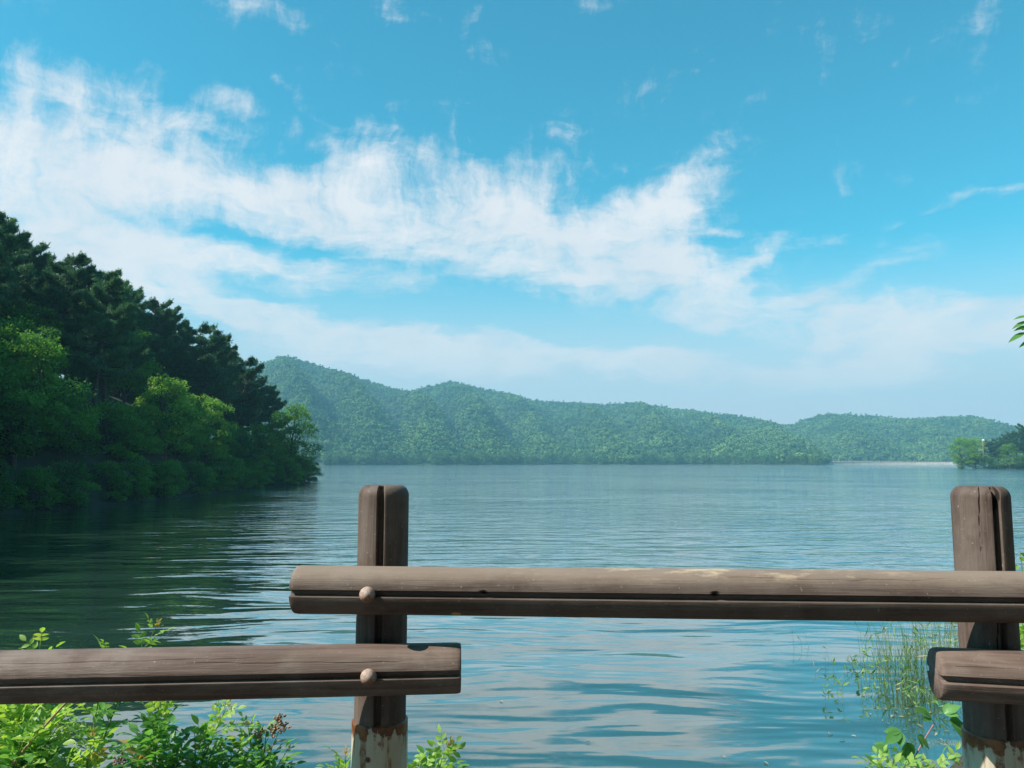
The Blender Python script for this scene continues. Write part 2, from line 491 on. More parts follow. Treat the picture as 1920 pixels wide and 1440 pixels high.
def mesh_np(name, V, Fc, mat, smooth=False, tint=None, crack=None):
    """V (n,3), Fc list of (m,k) index arrays"""
    me = bpy.data.meshes.new(name)
    V = np.asarray(V, dtype=np.float32)
    if not isinstance(Fc, list):
        Fc = [Fc]
    Fc = [np.asarray(f, dtype=np.int32) for f in Fc if len(f)]
    loops = np.concatenate([f.ravel() for f in Fc])
    tot = np.concatenate([np.full(len(f), f.shape[1], dtype=np.int32) for f in Fc])
    start = np.concatenate([[0], np.cumsum(tot)[:-1]]).astype(np.int32)
    me.vertices.add(len(V))
    me.vertices.foreach_set('co', V.ravel())
    me.loops.add(len(loops))
    me.loops.foreach_set('vertex_index', loops)
    me.polygons.add(len(tot))
    me.polygons.foreach_set('loop_start', start)
    me.polygons.foreach_set('loop_total', tot)
    if smooth:
        me.polygons.foreach_set('use_smooth', np.ones(len(tot), dtype=bool))
    for nm, arr in (('tint', tint), ('crack', crack)):
        if arr is not None:
            at_ = me.attributes.new(nm, 'FLOAT', 'POINT')
            at_.data.foreach_set('value', np.asarray(arr, dtype=np.float32))
    me.update(calc_edges=True)
    me.validate()
    me.materials.append(MATS[mat])
    return me


def link_obj(name, me, parent=None, loc=None):
    o = bpy.data.objects.new(name, me)
    COL.objects.link(o)
    if parent is not None:
        o.parent = parent
    if loc is not None:
        o.location = loc
    return o


def tag(o, label, cat, group=None):
    o['label'] = label
    o['category'] = cat
    if group:
        o['group'] = group
    return o


def struct(o, label=None, kind='structure'):
    o['kind'] = kind
    if label:
        o['label'] = label
    return o


def thing(name, label, cat, loc=(0, 0, 0), rotz=0.0, group=None):
    o = bpy.data.objects.new(name, None)
    COL.objects.link(o)
    o.empty_display_size = 0.2
    o.location = loc
    o.rotation_euler = (0, 0, rotz)
    return tag(o, label, cat, group)


class Geo:
    """collects tubes and cards"""
    def __init__(self):
        self.V, self.Q, self.T, self.tint, self.n = [], [], [], [], 0

    def add(self, V, Q=None, T=None, tint=0.5):
        V = np.asarray(V, dtype=np.float32).reshape(-1, 3)
        self.V.append(V)
        if Q is not None and len(Q):
            self.Q.append(np.asarray(Q, dtype=np.int32) + self.n)
        if T is not None and len(T):
            self.T.append(np.asarray(T, dtype=np.int32) + self.n)
        self.tint.append(np.broadcast_to(np.asarray(tint, dtype=np.float32), (len(V),)).copy())
        self.n += len(V)

    def tube(self, pts, radii, seg=6, tint=0.5):
        pts = np.asarray(pts, dtype=np.float64)
        n = len(pts)
        d = np.gradient(pts, axis=0)
        d /= np.linalg.norm(d, axis=1)[:, None] + 1e-9
        ref = np.array([0.31, 0.17, 0.93]) if abs(d[0][2]) < 0.9 else np.array([1.0, 0.1, 0.0])
        u = np.cross(d, ref)
        u /= np.linalg.norm(u, axis=1)[:, None] + 1e-9
        v = np.cross(d, u)
        a = np.linspace(0, 2 * math.pi, seg, endpoint=False)
        r = np.asarray(radii)[:, None, None]
        ring = pts[:, None, :] + r * (np.cos(a)[None, :, None] * u[:, None, :] + np.sin(a)[None, :, None] * v[:, None, :])
        i, j = np.meshgrid(np.arange(n - 1), np.arange(seg), indexing='ij')
        j2 = (j + 1) % seg
        Q = np.stack([i * seg + j, i * seg + j2, (i + 1) * seg + j2, (i + 1) * seg + j], -1).reshape(-1, 4)
        self.add(ring.reshape(-1, 3), Q, tint=tint)

    def mesh(self, name, mat, smooth=False):
        V = np.concatenate(self.V)
        fs = []
        if self.Q:
            fs.append(np.concatenate(self.Q))
        if self.T:
            fs.append(np.concatenate(self.T))
        return mesh_np(name, V, fs, mat, smooth, np.concatenate(self.tint))


def unit(v):
    return v / (np.linalg.norm(v, axis=-1, keepdims=True) + 1e-9)


def leaf_cards(g, C, A, N, L, W, tint):
    """diamond leaves: centres C, long axes A, normals N, lengths L, widths W"""
    A = unit(A)
    S = unit(np.cross(A, N))
    L, W = L[:, None], W[:, None]
    up = unit(np.cross(S, A))
    V = np.stack([C - A * L * 0.5, C + S * W * 0.5 + up * W * 0.12, C + A * L * 0.5, C - S * W * 0.5 + up * W * 0.12], 1)
    n = len(C)
    Q = np.arange(4 * n).reshape(n, 4)
    g.add(V.reshape(-1, 3), Q, tint=np.repeat(tint, 4))


def sphere_dirs(rng, n):
    return unit(rng.normal(size=(n, 3)))


# ------------------------------------------------------------------ tree prototypes (real metres)


def make_pine(seed, H=12.0):
    rng = np.random.default_rng(seed)
    trunk, crown = Geo(), Geo()
    k = 9
    t = np.linspace(0, 1, k)
    bend = rng.normal(size=2) * 0.5
    ph = rng.uniform(0, 6.28)
    path = np.stack([bend[0] * np.sin(t * 3 + ph) - bend[0] * math.sin(ph), bend[1] * np.sin(t * 2.4 + ph) - bend[1] * math.sin(ph), t * H * 0.96], 1)
    trunk.tube(path, 0.19 * (1 - t) ** 0.8 + 0.025, 8)
    nb = 27
    for i in range(nb):
        zf = 0.40 + 0.60 * ((i // 3) + 0.35 * rng.uniform(-.5, .5)) / 8.6
        zf = min(zf, 0.985)
        p0 = np.array([np.interp(zf, t, path[:, c]) for c in range(3)])
        az = i * 2.4 + rng.uniform(-.5, .5)
        prof = math.sin(min(1.0, (zf - 0.18) / 0.36) * math.pi / 2) * max(0.14, 1 - max(0, zf - 0.55) / 0.50) ** 0.7
        Lb = 3.3 * prof * rng.uniform(0.7, 1.15) + 0.35
        rise = (0.05 + 0.75 * max(0, zf - 0.45)) + rng.uniform(-.12, .12)
        h = np.array([math.cos(az), math.sin(az), 0])
        s = np.linspace(0, 1, 6)
        bp = p0 + h * (s * Lb)[:, None] + np.array([0, 0, 1]) * (Lb * (rise * s - 0.10 * np.sin(s * math.pi) + 0.10 * s ** 3))[:, None]
        trunk.tube(bp, 0.05 * (1 - s) * (0.4 + prof) + 0.010, 4)
        # flat plates of needle tufts over the outer part of the limb
        nt = int(40 + 56 * Lb)
        f = rng.uniform(0.28, 1.04, nt) ** 0.8
        side = np.array([-h[1], h[0], 0])
        c = p0 + h * (f * Lb)[:, None]
        c[:, 2] = p0[2] + Lb * (rise * f - 0.10 * np.sin(f * math.pi) + 0.10 * f ** 3)
        c += side * (rng.normal(size=nt) * (0.12 + 0.31 * Lb * (1.1 - f)))[:, None]
        c[:, 2] += np.abs(rng.normal(size=nt)) * 0.11
        nn = 11
        up = unit(np.array([0, 0, 0.9]) + h * 0.35 + rng.normal(size=(nt, 3)) * 0.25)
        d = unit(up[:, None, :] + rng.normal(size=(nt, nn, 3)) * 0.62)
        Ln = rng.uniform(0.18, 0.34, (nt, nn, 1))
        sd_ = unit(np.cross(d, rng.normal(size=(nt, nn, 3)))) * 0.030
        b = c[:, None, :] + rng.normal(size=(nt, nn, 3)) * 0.06
        V = np.stack([b - sd_, b + sd_, b + d * Ln], 2)
        tt = np.repeat(np.clip(rng.normal(0.45, 0.22, nt), 0, 1), nn * 3)
        crown.add(V.reshape(-1, 3), T=np.arange(nt * nn * 3).reshape(-1, 3), tint=tt)
        # upright candles at the branch ends
        m = 5 if zf > 0.55 else 2
        cb = c[rng.integers(0, nt, m)]
        cd = unit(np.array([0, 0, 1.0]) + h * 0.25 + rng.normal(size=(m, 3)) * 0.18)
        for q in range(m):
            nb2 = 14
            ss = rng.uniform(0, 1, nb2)
            base = cb[q] + cd[q] * (ss * 0.45)[:, None]
            dd = unit(cd[q] + rng.normal(size=(nb2, 3)) * 0.45)
            sd2 = unit(np.cross(dd, rng.normal(size=(nb2, 3)))) * 0.022
            V = np.stack([base - sd2, base + sd2, base + dd * 0.22], 1)
            crown.add(V.reshape(-1, 3), T=np.arange(nb2 * 3).reshape(-1, 3), tint=0.85)
    return trunk.mesh('pine_trunk', 'bark', True), crown.mesh('pine_crown', 'pine_needles')


def make_broadleaf(seed, H=8.0, rad=3.2, low=0.25, leaf=0.24, nl=22, per=330, mat='tree_leaves', weep=0.0):
    rng = np.random.default_rng(seed)
    trunk, crown = Geo(), Geo()
    t = np.linspace(0, 1, 7)
    bend = rng.normal(size=2) * 0.35
    path = np.stack([bend[0] * t ** 2 * 2, bend[1] * t ** 2 * 2, t * H * 0.72], 1)
    trunk.tube(path, 0.14 * (1 - t) ** 0.8 * (H / 8) + 0.03, 8)
    for i in range(nl):
        zf = low + (1 - low) * ((i + rng.uniform(0, 1)) / nl)
        az = i * 2.4 + rng.uniform(-.6, .6)
        prof = math.sqrt(max(0.04, 1 - ((zf - (low + 0.30 * (1 - low))) / (0.75 * (1 - low))) ** 2)) if zf > low + 0.3 * (1 - low) else 0.75 + 0.25 * (zf - low) / (0.3 * (1 - low))
        rr = rad * prof * rng.uniform(0.45, 0.92)
        c = np.array([math.cos(az) * rr, math.sin(az) * rr, zf * H])
        zt = min(0.95, max(0.12, zf - 0.22 - 0.12 * rr / rad))
        p0 = np.array([np.interp(zt * H, path[:, 2], path[:, q]) for q in range(3)])
        s = np.linspace(0, 1, 5)[:, None]
        bp = p0 * (1 - s) + c * s + np.array([0, 0, 0.35]) * np.sin(s * math.pi)
        trunk.tube(bp, 0.055 * (1 - s[:, 0]) * (H / 8) + 0.012, 4)
        lr = rad * rng.uniform(0.24, 0.44)
        n = int(per * rng.uniform(0.75, 1.25))
        d = sphere_dirs(rng, n)
        d[:, 2] = np.where(d[:, 2] < -0.25, -d[:, 2] * 0.6, d[:, 2])
        d = unit(d)
        rrad = lr * (0.55 + 0.5 * rng.uniform(0, 1, n) ** 0.6)
        # leaves sit in small sprays so that each lobe is broken up
        spray = np.repeat(sphere_dirs(rng, n // 12 + 1), 12, axis=0)[:n] * lr * 0.22
        P = c + d * rrad[:, None] * np.array([1.1, 1.1, 0.75]) + spray
        out = unit(P - c + np.array([0, 0, 0.25 * lr]))
        A = unit(out * 0.8 + rng.normal(size=(n, 3)) * 0.55 + np.array([0, 0, -0.35 - weep]))
        N = unit(out * 0.4 + np.array([0, 0, 0.8]) + rng.normal(size=(n, 3)) * 0.45)
        L = leaf * rng.uniform(0.65, 1.3, n)
        lt = rng.uniform(0.0, 0.9)
        leaf_cards(crown, P, A, N, L, L * rng.uniform(0.42, 0.62, n), np.clip(lt + rng.normal(0, 0.16, n), 0, 1))
    return trunk.mesh('tree_trunk', 'bark', True), crown.mesh('tree_crown', mat)


def plant_tree(name, proto, loc, rotz, s, label, cat, group=None, sz=None):
    t = thing(name, label, cat, loc, rotz, group)
    t.scale = (s, s, sz or s)
    link_obj('trunk', proto[0], t)
    link_obj('crown', proto[1], t)
    return t


# ------------------------------------------------------------------ the setting: lake
wv = np.array([(-2400, -150, 0), (2400, -150, 0), (2400, 2450, 0), (-2400, 2450, 0)], dtype=float)
lake = link_obj('lake', mesh_np('lake', wv, np.array([[0, 1, 2, 3]]), 'lake_water'))
struct(lake, 'rippled teal lake reaching to the far wooded shore')


def vnoise(x, y, seed=0):
    """cheap smooth value noise on arrays"""
    def hsh(ix, iy):
        v = np.sin(ix * 127.1 + iy * 311.7 + seed * 74.7) * 43758.5453
        return v - np.floor(v)
    ix, iy = np.floor(x), np.floor(y)
    fx, fy = x - ix, y - iy
    fx, fy = fx * fx * (3 - 2 * fx), fy * fy * (3 - 2 * fy)
    return (hsh(ix, iy) * (1 - fx) + hsh(ix + 1, iy) * fx) * (1 - fy) + (hsh(ix, iy + 1) * (1 - fx) + hsh(ix + 1, iy + 1) * fx) * fy


def fbm(x, y, seed=0, o=4):
    s, a = 0, 0.5
    for i in range(o):
        s = s + a * vnoise(x * 2 ** i, y * 2 ** i, seed + i * 7)
        a *= 0.5
    return s


def grid_faces(nu, nv):
    i, j = np.meshgrid(np.arange(nu - 1), np.arange(nv - 1), indexing='ij')
    return np.stack([i * nv + j, (i + 1) * nv + j, (i + 1) * nv + j + 1, i * nv + j + 1], -1).reshape(-1, 4)


# ------------------------------------------------------------------ far mountains
RIDGE_A = [(-2600, 800), (-900, 760), (-200, 720), (200, 705), (430, 688), (500, 678), (528, 667), (560, 671), (620, 693), (700, 716), (748, 733), (768, 733),
           (810, 722), (852, 716), (905, 728), (1000, 749), (1100, 758), (1200, 756), (1290, 769), (1380, 779), (1440, 790), (1490, 806), (1525, 828), (1548, 850), (1560, 858)]
RIDGE_B = [(1380, 800), (1490, 795), (1515, 784), (1540, 777), (1600, 776), (1650, 781), (1690, 787), (1740, 784), (1810, 779), (1850, 787), (1890, 797), (1960, 808), (2200, 800), (2600, 780), (3400, 800), (5200, 810)]


def to_az(lst):
    a = np.array([math.atan((p[0] - 960) / F) for p in lst])
    e = np.array([(866 - p[1]) / F * math.cos(math.atan((p[0] - 960) / F)) for p in lst])
    return a, e


def mountain(name, ridge, d_shore, d_ridge, a0, a1, na, seed, label):
    A, E = to_az(ridge)
    az = np.linspace(a0, a1, na)
    e = np.interp(az, A, E)
    ds, dr = d_shore(az), d_ridge(az)
    nt = 70
    tt = np.concatenate([np.linspace(-0.02, 1, 52), np.linspace(1.03, 1.9, nt - 52)])
    AZ, T = np.meshgrid(az, tt, indexing='ij')
    D = ds[:, None] + (dr - ds)[:, None] * T
    hr = (e * dr + CAMZ - 8.5)[:, None]
    up = np.clip(T, 0, 1)
    prof = up ** 0.92
    prof = np.where(T > 1, 1 - 0.9 * (T - 1) ** 1.3, prof)
    X, Y = D * np.sin(AZ), D * np.cos(AZ)
    g = fbm(AZ * 17 + 2.2 * T, T * 1.3, seed, 4) - 0.47
    gul = np.abs(((AZ * 13 + 0.8 * T + 0.5 * fbm(AZ * 9, T * 2, seed + 5, 3)) % 1) - 0.5) * 2 - 0.5      # spurs and gullies running down to the lake
    Z = hr * prof + hr * (0.34 * g + 0.30 * gul) * np.sin(np.clip(T, 0, 1) * math.pi) ** 0.8
    Z = np.where(T < 0.0, -1.0, np.maximum(Z, 0.4))
    Z = np.minimum(Z, (e[:, None] * D + CAMZ - 8.5) + np.where(T > 1, -2 * (T - 1), 0) + 0 * Z) if True else Z
    Z = np.where(T < 0.0, -1.0, np.maximum(Z, 0.2))
    V = np.stack([X, Y, Z], -1)
    me = mesh_np(name, V.reshape(-1, 3), grid_faces(na, nt), 'far_ground', True)
    o = link_obj(name, me)
    struct(o, label)
    return V, T


VA, TA = mountain('mountain', RIDGE_A, lambda a: 850 + 60 * np.sin(a * 9) + 25 * np.sin(a * 31), lambda a: 1450 + 120 * np.sin(a * 5 + 1), R(-75), R(22.3), 330, 3,
                  'long wooded mountain ridge across the lake')
VB, TB = mountain('mountain', RIDGE_B, lambda a: 1130 + 40 * np.sin(a * 8), lambda a: 1600 + 60 * np.sin(a * 7), R(16), R(72), 190, 11,
                  'lower wooded mountain behind the dam')

far_protos = []
for s in range(5):
    rng = np.random.default_rng(50 + s)
    g = Geo()
    lobes = (5, 7, 4, 6, 3)[s]
    for q in range(lobes):
        if s == 4:                                    # a conifer: three tapering tiers
            c, ext = np.array([0, 0, 4.0 + 3.4 * q]), np.array([2.6, 2.6, 2.4]) * (1 - 0.27 * q)
        else:
            sp = (1.7, 2.5, 1.2, 2.0)[s]
            c = np.array([rng.normal() * sp, rng.normal() * sp, 6.0 + rng.uniform(-2.2, 3.4)]) if q else np.array([0, 0, 6.5])
            ext = np.array([2.7, 2.7, 2.3]) * rng.uniform(0.6, 1.15)
        n = 64
        d = sphere_dirs(rng, n)
        P = c + d * ext * rng.uniform(0.72, 1.08, (n, 1))
        Aa = unit(np.cross(d, rng.normal(size=(n, 3))))
        leaf_cards(g, P, Aa, unit(d + rng.normal(size=(n, 3)) * 0.45), rng.uniform(1.0, 2.0, n), rng.uniform(0.8, 1.5, n), np.clip(rng.normal(0.45, 0.25, n), 0, 1))
    g.tube(np.array([[0, 0, -1.5], [0, 0, 7.0]]), [0.25, 0.12], 4)
    far_protos.append(bpy.data.objects.new('forest_tree', g.mesh('forest_tree', 'forest_leaves')))
proto_col = bpy.data.collections.new('forest_tree_kinds')
for o in far_protos:
    proto_col.objects.link(o)


def forest(name, V, T, step, seed, label, tmax=1.12):
    """trees over a slope: one object, since nobody could count them"""
    rng = np.random.default_rng(seed)
    na, nt = T.shape
    P00, P10, P01, P11 = V[:-1, :-1], V[1:, :-1], V[:-1, 1:], V[1:, 1:]
    Tc = T[:-1, :-1]
    area = np.linalg.norm(np.cross(P10 - P00, P01 - P00), axis=-1)
    ok = (Tc >= -0.001) & (Tc < tmax)
    lam = area / (step * step) * ok
    cnt = rng.poisson(lam)
    ii, jj = np.nonzero(cnt)
    rep = cnt[ii, jj]
    ii, jj = np.repeat(ii, rep), np.repeat(jj, rep)
    u, v = rng.uniform(size=(2, len(ii), 1))
    P = P00[ii, jj] * (1 - u) * (1 - v) + P10[ii, jj] * u * (1 - v) + P01[ii, jj] * (1 - u) * v + P11[ii, jj] * u * v
    vis = np.abs(np.arctan2(P[:, 0], P[:, 1])) < R(46)
    gap = fbm(P[:, 0] * 0.02, P[:, 1] * 0.02, 31, 3)
    P = P[vis & (P[:, 2] > 0.1) & (rng.uniform(size=len(P)) < 0.25 + 1.9 * gap)]
    me = bpy.data.meshes.new(name)
    me.from_pydata(P.tolist(), [], [])
    sa = me.attributes.new('size', 'FLOAT', 'POINT')
    sa.data.foreach_set('value', (0.40 + 0.72 * rng.uniform(size=len(P)) ** 1.7).astype(np.float32))
    o = link_obj(name, me)
    ng = bpy.data.node_groups.new(name, 'GeometryNodeTree')
    ng.interface.new_socket('Geometry', in_out='INPUT', socket_type='NodeSocketGeometry')
    ng.interface.new_socket('Geometry', in_out='OUTPUT', socket_type='NodeSocketGeometry')
    gi, go = ng.nodes.new('NodeGroupInput'), ng.nodes.new('NodeGroupOutput')
    ip = ng.nodes.new('GeometryNodeInstanceOnPoints')
    ci = ng.nodes.new('GeometryNodeCollectionInfo')
    ci.inputs['Collection'].default_value = proto_col
    ci.inputs['Separate Children'].default_value = True
    ci.inputs['Reset Children'].default_value = True
    rr = ng.nodes.new('FunctionNodeRandomValue')
    rr.data_type = 'FLOAT_VECTOR'
    rr.inputs[0].default_value = (-0.06, -0.06, 0)
    rr.inputs[1].default_value = (0.06, 0.06, 6.28)
    rs = ng.nodes.new('GeometryNodeInputNamedAttribute')
    rs.data_type = 'FLOAT'
    rs.inputs[0].default_value = 'size'
    L = ng.links.new
    L(gi.outputs[0], ip.inputs['Points'])
    L(ci.outputs[0], ip.inputs['Instance'])
    ip.inputs['Pick Instance'].default_value = True
    L(rr.outputs[0], ip.inputs['Rotation'])
    L(rs.outputs[0], ip.inputs['Scale'])
    L(ip.outputs[0], go.inputs[0])
    md = o.modifiers.new('trees', 'NODES')
    md.node_group = ng
    struct(o, label, 'stuff')
    print(name, len(P))
    return o


forest('forest', VA, TA, 5.0, 1, 'dense green forest covering the long mountain ridge')
forest('forest', VB, TB, 5.4, 2, 'dense green forest covering the mountain behind the dam')

def bank_shore(x):
    return 5.3 + np.clip(x - 1.5, 0, 40) * 0.86 + 0.25 * np.sin(x * 1.7) + np.clip(-x - 3, 0, 40) * 0.35


def bank_z(x, y):
    ys_ = bank_shore(x)
    t = np.clip((y - 2.55) / (ys_ - 2.55), 0, 1.25)
    z = 1.72 - 1.72 * t ** 1.25
    z = z + 0.06 * (fbm(x * 2, y * 2, 3, 3) - 0.45) * np.clip((y - 2.5) * 3, 0, 1)
    return np.where(y < 2.55, 1.72, z)


# ------------------------------------------------------------------ left hill
HX0 = -29.0


def hill_shore(y):
    return HX0 + 1.2 * np.sin(y * 0.11 + 1) - np.clip((y - 108) / 12, 0, 1) ** 2 * 9 - np.clip(y - 120, 0, 60) * 1.2 + np.clip((40 - y) / 30, 0, 1) ** 2 * 3


def hill_z(x, y):
    d = hill_shore(y) - x                     # metres inland
    up = np.clip(d / 15.0, -0.2, 1)
    z = 10.0 * np.sin(np.clip(up, 0, 1) * math.pi / 2) ** 1.15
    z = z * (1 - 0.75 * np.clip((y - 84) / 34, 0, 1) ** 1.3)
    z = z - np.clip(d - 26, 0, 100) * 0.14      # falls away again behind the crest
    z = z + 0.7 * (fbm(x * 0.2, y * 0.2, 5, 3) - 0.45)
    bank = np.clip(d / 1.0, -1.5, 1) * 0.3
    return np.where(d < 1.0, bank, np.maximum(z, 0) + 0.3)


ys = np.linspace(5, 170, 120)
dd = np.concatenate([np.linspace(-1.5, 1.5, 9), np.linspace(2, 34, 30), np.linspace(38, 120, 14)])
DD, YY = np.meshgrid(dd, ys, indexing='ij')
XX = hill_shore(YY) - DD
ZZ = hill_z(XX, YY)
ZZ = np.maximum(ZZ, -1.2)
hill = link_obj('hill', mesh_np('hill', np.stack([XX, YY, ZZ], -1).reshape(-1, 3), grid_faces(len(dd), len(ys)), 'forest_floor', True))
struct(hill, 'wooded hillside dropping to the lake on the left')

pines = [make_pine(100 + i, 12.0) for i in range(5)]
broad = [make_broadleaf(200 + i, 8.0, 3.1, 0.22) for i in range(4)]
bushes = [make_broadleaf(300 + i, 5.0, 2.9, 0.03, 0.27, 19, 300, weep=0.2) for i in range(4)]
bright = [make_broadleaf(400 + i, 6.0, 2.3, 0.15, 0.22, 26, 220, 'bright_leaves') for i in range(2)]
rnd = random.Random(7)

# wanted outline of the tree tops: px -> py
TOPS = [(-400, 300), (-100, 380), (0, 398), (40, 440), (130, 478), (230, 522), (300, 548), (320, 585), (370, 592), (410, 604), (440, 640), (490, 655), (512, 690), (555, 742), (578, 792), (606, 872)]


def top_at(x, y):
    """height of the wood's outline above a spot on the hill"""
    px = 960 + x / y * F
    py = np.interp(px, [t[0] for t in TOPS], [t[1] for t in TOPS])
    return CAMZ + (866 - py) / F * y


def hill_at(px, d):
    """spot on the hill d metres inland, seen at column px"""
    u = (px - 960) / F
    yy = 60.0
    for _ in range(30):
        yy = (float(hill_shore(np.array(yy))) - d) / u
    x = u * yy
    return x, yy, float(hill_z(np.array(x), np.array(yy)))


LIGHT_TREES = [hill_at(312, 3.0), hill_at(388, 2.6), hill_at(560, 1.4)]
SH = Vector((sun_dir.x, sun_dir.y)).normalized()


def in_gap(x, y):
    for lx, ly, lz in LIGHT_TREES:
        r = Vector((x - lx, y - ly))
        if 0 < r.dot(SH) < 20 and abs(r.x * SH.y - r.y * SH.x) < 1.9:
            return True
    return False


spots = []
y = 9.0
row = 0
while y < 116:
    for c in range(5):
        d = 6.0 + c * 5.0 + rnd.uniform(-1.3, 1.3) + (row % 2) * 2.0
        yy = y + rnd.uniform(-1.5, 1.5)
        x = float(hill_shore(np.array(yy))) - d
        if -x / yy > 2.4 or in_gap(x, yy):
            continue
        spots.append((x, yy, d))
    y += 4.4
    row += 1
n_p = 0
for x, yy, d in spots:
    z = float(hill_z(np.array(x), np.array(yy)))
    lim = float(top_at(x, yy)) - z if yy > 40 else 99.0
    h = min(lim * rnd.uniform(0.95, 1.04), rnd.uniform(12.5, 16.0))
    if h < 4.0:
        continue
    if d < 9.5 and rnd.random() < 0.28 or h < 6.5:
        h = min(h, rnd.uniform(6.5, 8.5))
        plant_tree('broadleaf_tree', rnd.choice(broad), (x, yy, z - 0.1), rnd.uniform(0, 6.28), h / 8.4,
                   'green broadleaf tree standing among the pines on the left hillside', 'tree', 'broadleaf trees among the hillside pines')
    else:
        plant_tree('pine_tree', rnd.choice(pines), (x, yy, z - 0.1), rnd.uniform(0, 6.28), h / 12.3,
                   'dark green pine in the wood on the left hillside', 'tree', 'pines on the left hillside')
    n_p += 1
print('hill trees', n_p, len(spots))

# bushes and small trees leaning over the water along the shore
y = 30.0
while y < 117:
    for d0, s in ((0.5, 0.60), (3.6, 0.92)):
        yy = y + rnd.uniform(-1, 1)
        d = d0 + rnd.uniform(-.5, .5)
        x = float(hill_shore(np.array(yy))) - d
        if -x / yy > 0.9:
            continue
        z = float(hill_z(np.array(x), np.array(yy)))
        sc_ = s * rnd.uniform(0.8, 1.15)
        lim = float(top_at(x + 1.5, yy)) - z
        sc_ = min(sc_, lim / 5.2)
        if sc_ < 0.25:
            continue
        plant_tree('shore_bush', rnd.choice(bushes), (x, yy, z - 0.15), rnd.uniform(0, 6.28), sc_,
                   'dark green bush leaning over the water below the hillside pines', 'bush', 'bushes along the left shore')
    y += 3.6


for px, d, s, pr, lab in (
        (312, 3.0, 1.22, bright[0], 'bright yellow-green small tree with an upright tip above the left shore'),
        (388, 2.6, 1.18, bright[1], 'rounded light green tree on the left shore right beside the yellow-green tree')):
    x, yy, z = hill_at(px, d)
    plant_tree('small_tree', pr, (x, yy, z - 0.1), 0.6, s, lab, 'tree')
for px, d, s, pr, lab in (
        (545, 1.4, 1.9, broad[0], 'rounded dark tree at the tip of the left headland, lowest at the water'),
        (538, 6.0, 2.0, broad[2], 'tall dark broadleaf tree behind the headland tip, against the far mountain'),
        (30, 3.0, 1.7, broad[1], 'tall leafy tree cut by the left edge of the photo')):
    x, yy, z = hill_at(px, d)
    plant_tree('broadleaf_tree', pr, (x, yy, z - 0.2), 1.2, s * 0.62 if px > 100 else s * 0.62, lab, 'tree')

# ------------------------------------------------------------------ dam
dam = thing('dam', 'long pale concrete dam with a white railing across the far end of the lake', 'dam', (0, 0, 0))
p0, p1 = Vector((960, 0, 0)), None
xa, xb, yd = (1545 - 960) / F * 905, (1800 - 960) / F * 905, 905.0
prof = [(-6, -1.5), (-1.5, 2.2), (-1.5, 2.6), (2.5, 2.6), (8, -1.5)]
V = [(x, yd + a, b) for x in (xa, xb) for a, b in prof]
n = len(prof)
Q = [(i, i + 1, n + i + 1, n + i) for i in range(n - 1)]
me = mesh_np('dam_wall', np.array(V), [np.array(Q), np.array([[0, 1, 2, 3, 4], [9, 8, 7, 6, 5]])], 'concrete')
link_obj('wall', me, dam)


def box_np(x0, x1, y0, y1, z0, z1):
    V = np.array([(x, y, z) for x in (x0, x1) for y in (y0, y1) for z in (z0, z1)], dtype=float)
    Q = np.array([(0, 1, 3, 2), (4, 6, 7, 5), (0, 4, 5, 1), (2, 3, 7, 6), (0, 2, 6, 4), (1, 5, 7, 3)])
    return V, Q


v, q = box_np(-0.22, 0.22, -0.22, 0.22, 0, 1.35)
pm = mesh_np('railing_post', v, q, 'pale_rail')
k = 0
xx = xa + 1.5
while xx < xb:
    link_obj('railing_post', pm, dam, (xx, yd - 1.0, 2.6))
    xx += 3.6
v, q = box_np(xa + 0.5, xb, -0.1, 0.1, 0, 0.28)
rm = mesh_np('railing_bar', v, q, 'pale_rail')
for zz in (3.1, 3.75):
    link_obj('railing_bar', rm, dam, (0, yd - 1.0, zz))

# ------------------------------------------------------------------ right headland
gx = np.linspace(0, 1, 60)
gy = np.linspace(0, 1, 26)
GX, GY = np.meshgrid(gx, gy, indexing='ij')
XX = 209 + GX * 190
front = 352 - 16 * np.sin(GX * 9) - GX * 40
YY = front + GY * (12 + 68 * np.minimum(1, GX * 3))
edge = np.minimum(GX * 9, 1) * np.minimum(np.minimum(GY * 10, (1 - GY) * 5), 1)
ZZ = -0.8 + edge * 1.6 + np.clip(GX * 2.2, 0, 1) * np.sin(np.clip(GY * 1.4, 0, 1) * math.pi / 2) * 6.5 * edge
hl = link_obj('headland', mesh_np('headland', np.stack([XX, YY, ZZ], -1).reshape(-1, 3), grid_faces(60, 26), 'forest_floor', True))
struct(hl, 'low wooded headland reaching into the lake from the right')


def head_spot(px, g):
    """spot on the headland seen at column px, at fraction g of its depth"""
    u = (px - 960) / F
    Y = 350.0
    for _ in range(20):
        G = min(max((u * Y - 209) / 190, 0), 1)
        Y = 352 - 16 * math.sin(G * 9) - G * 40 + g * (12 + 68 * min(1, G * 3))
    G = (u * Y - 209) / 190
    e = min(G * 9, 1) * min(g * 10, (1 - g) * 5, 1)
    z = -0.8 + max(e, 0) * 1.6 + min(max(G * 2.2, 0), 1) * math.sin(min(g * 1.4, 1) * math.pi / 2) * 6.5 * max(e, 0)
    return (u * Y, Y, max(z, 0.0) - 0.2)


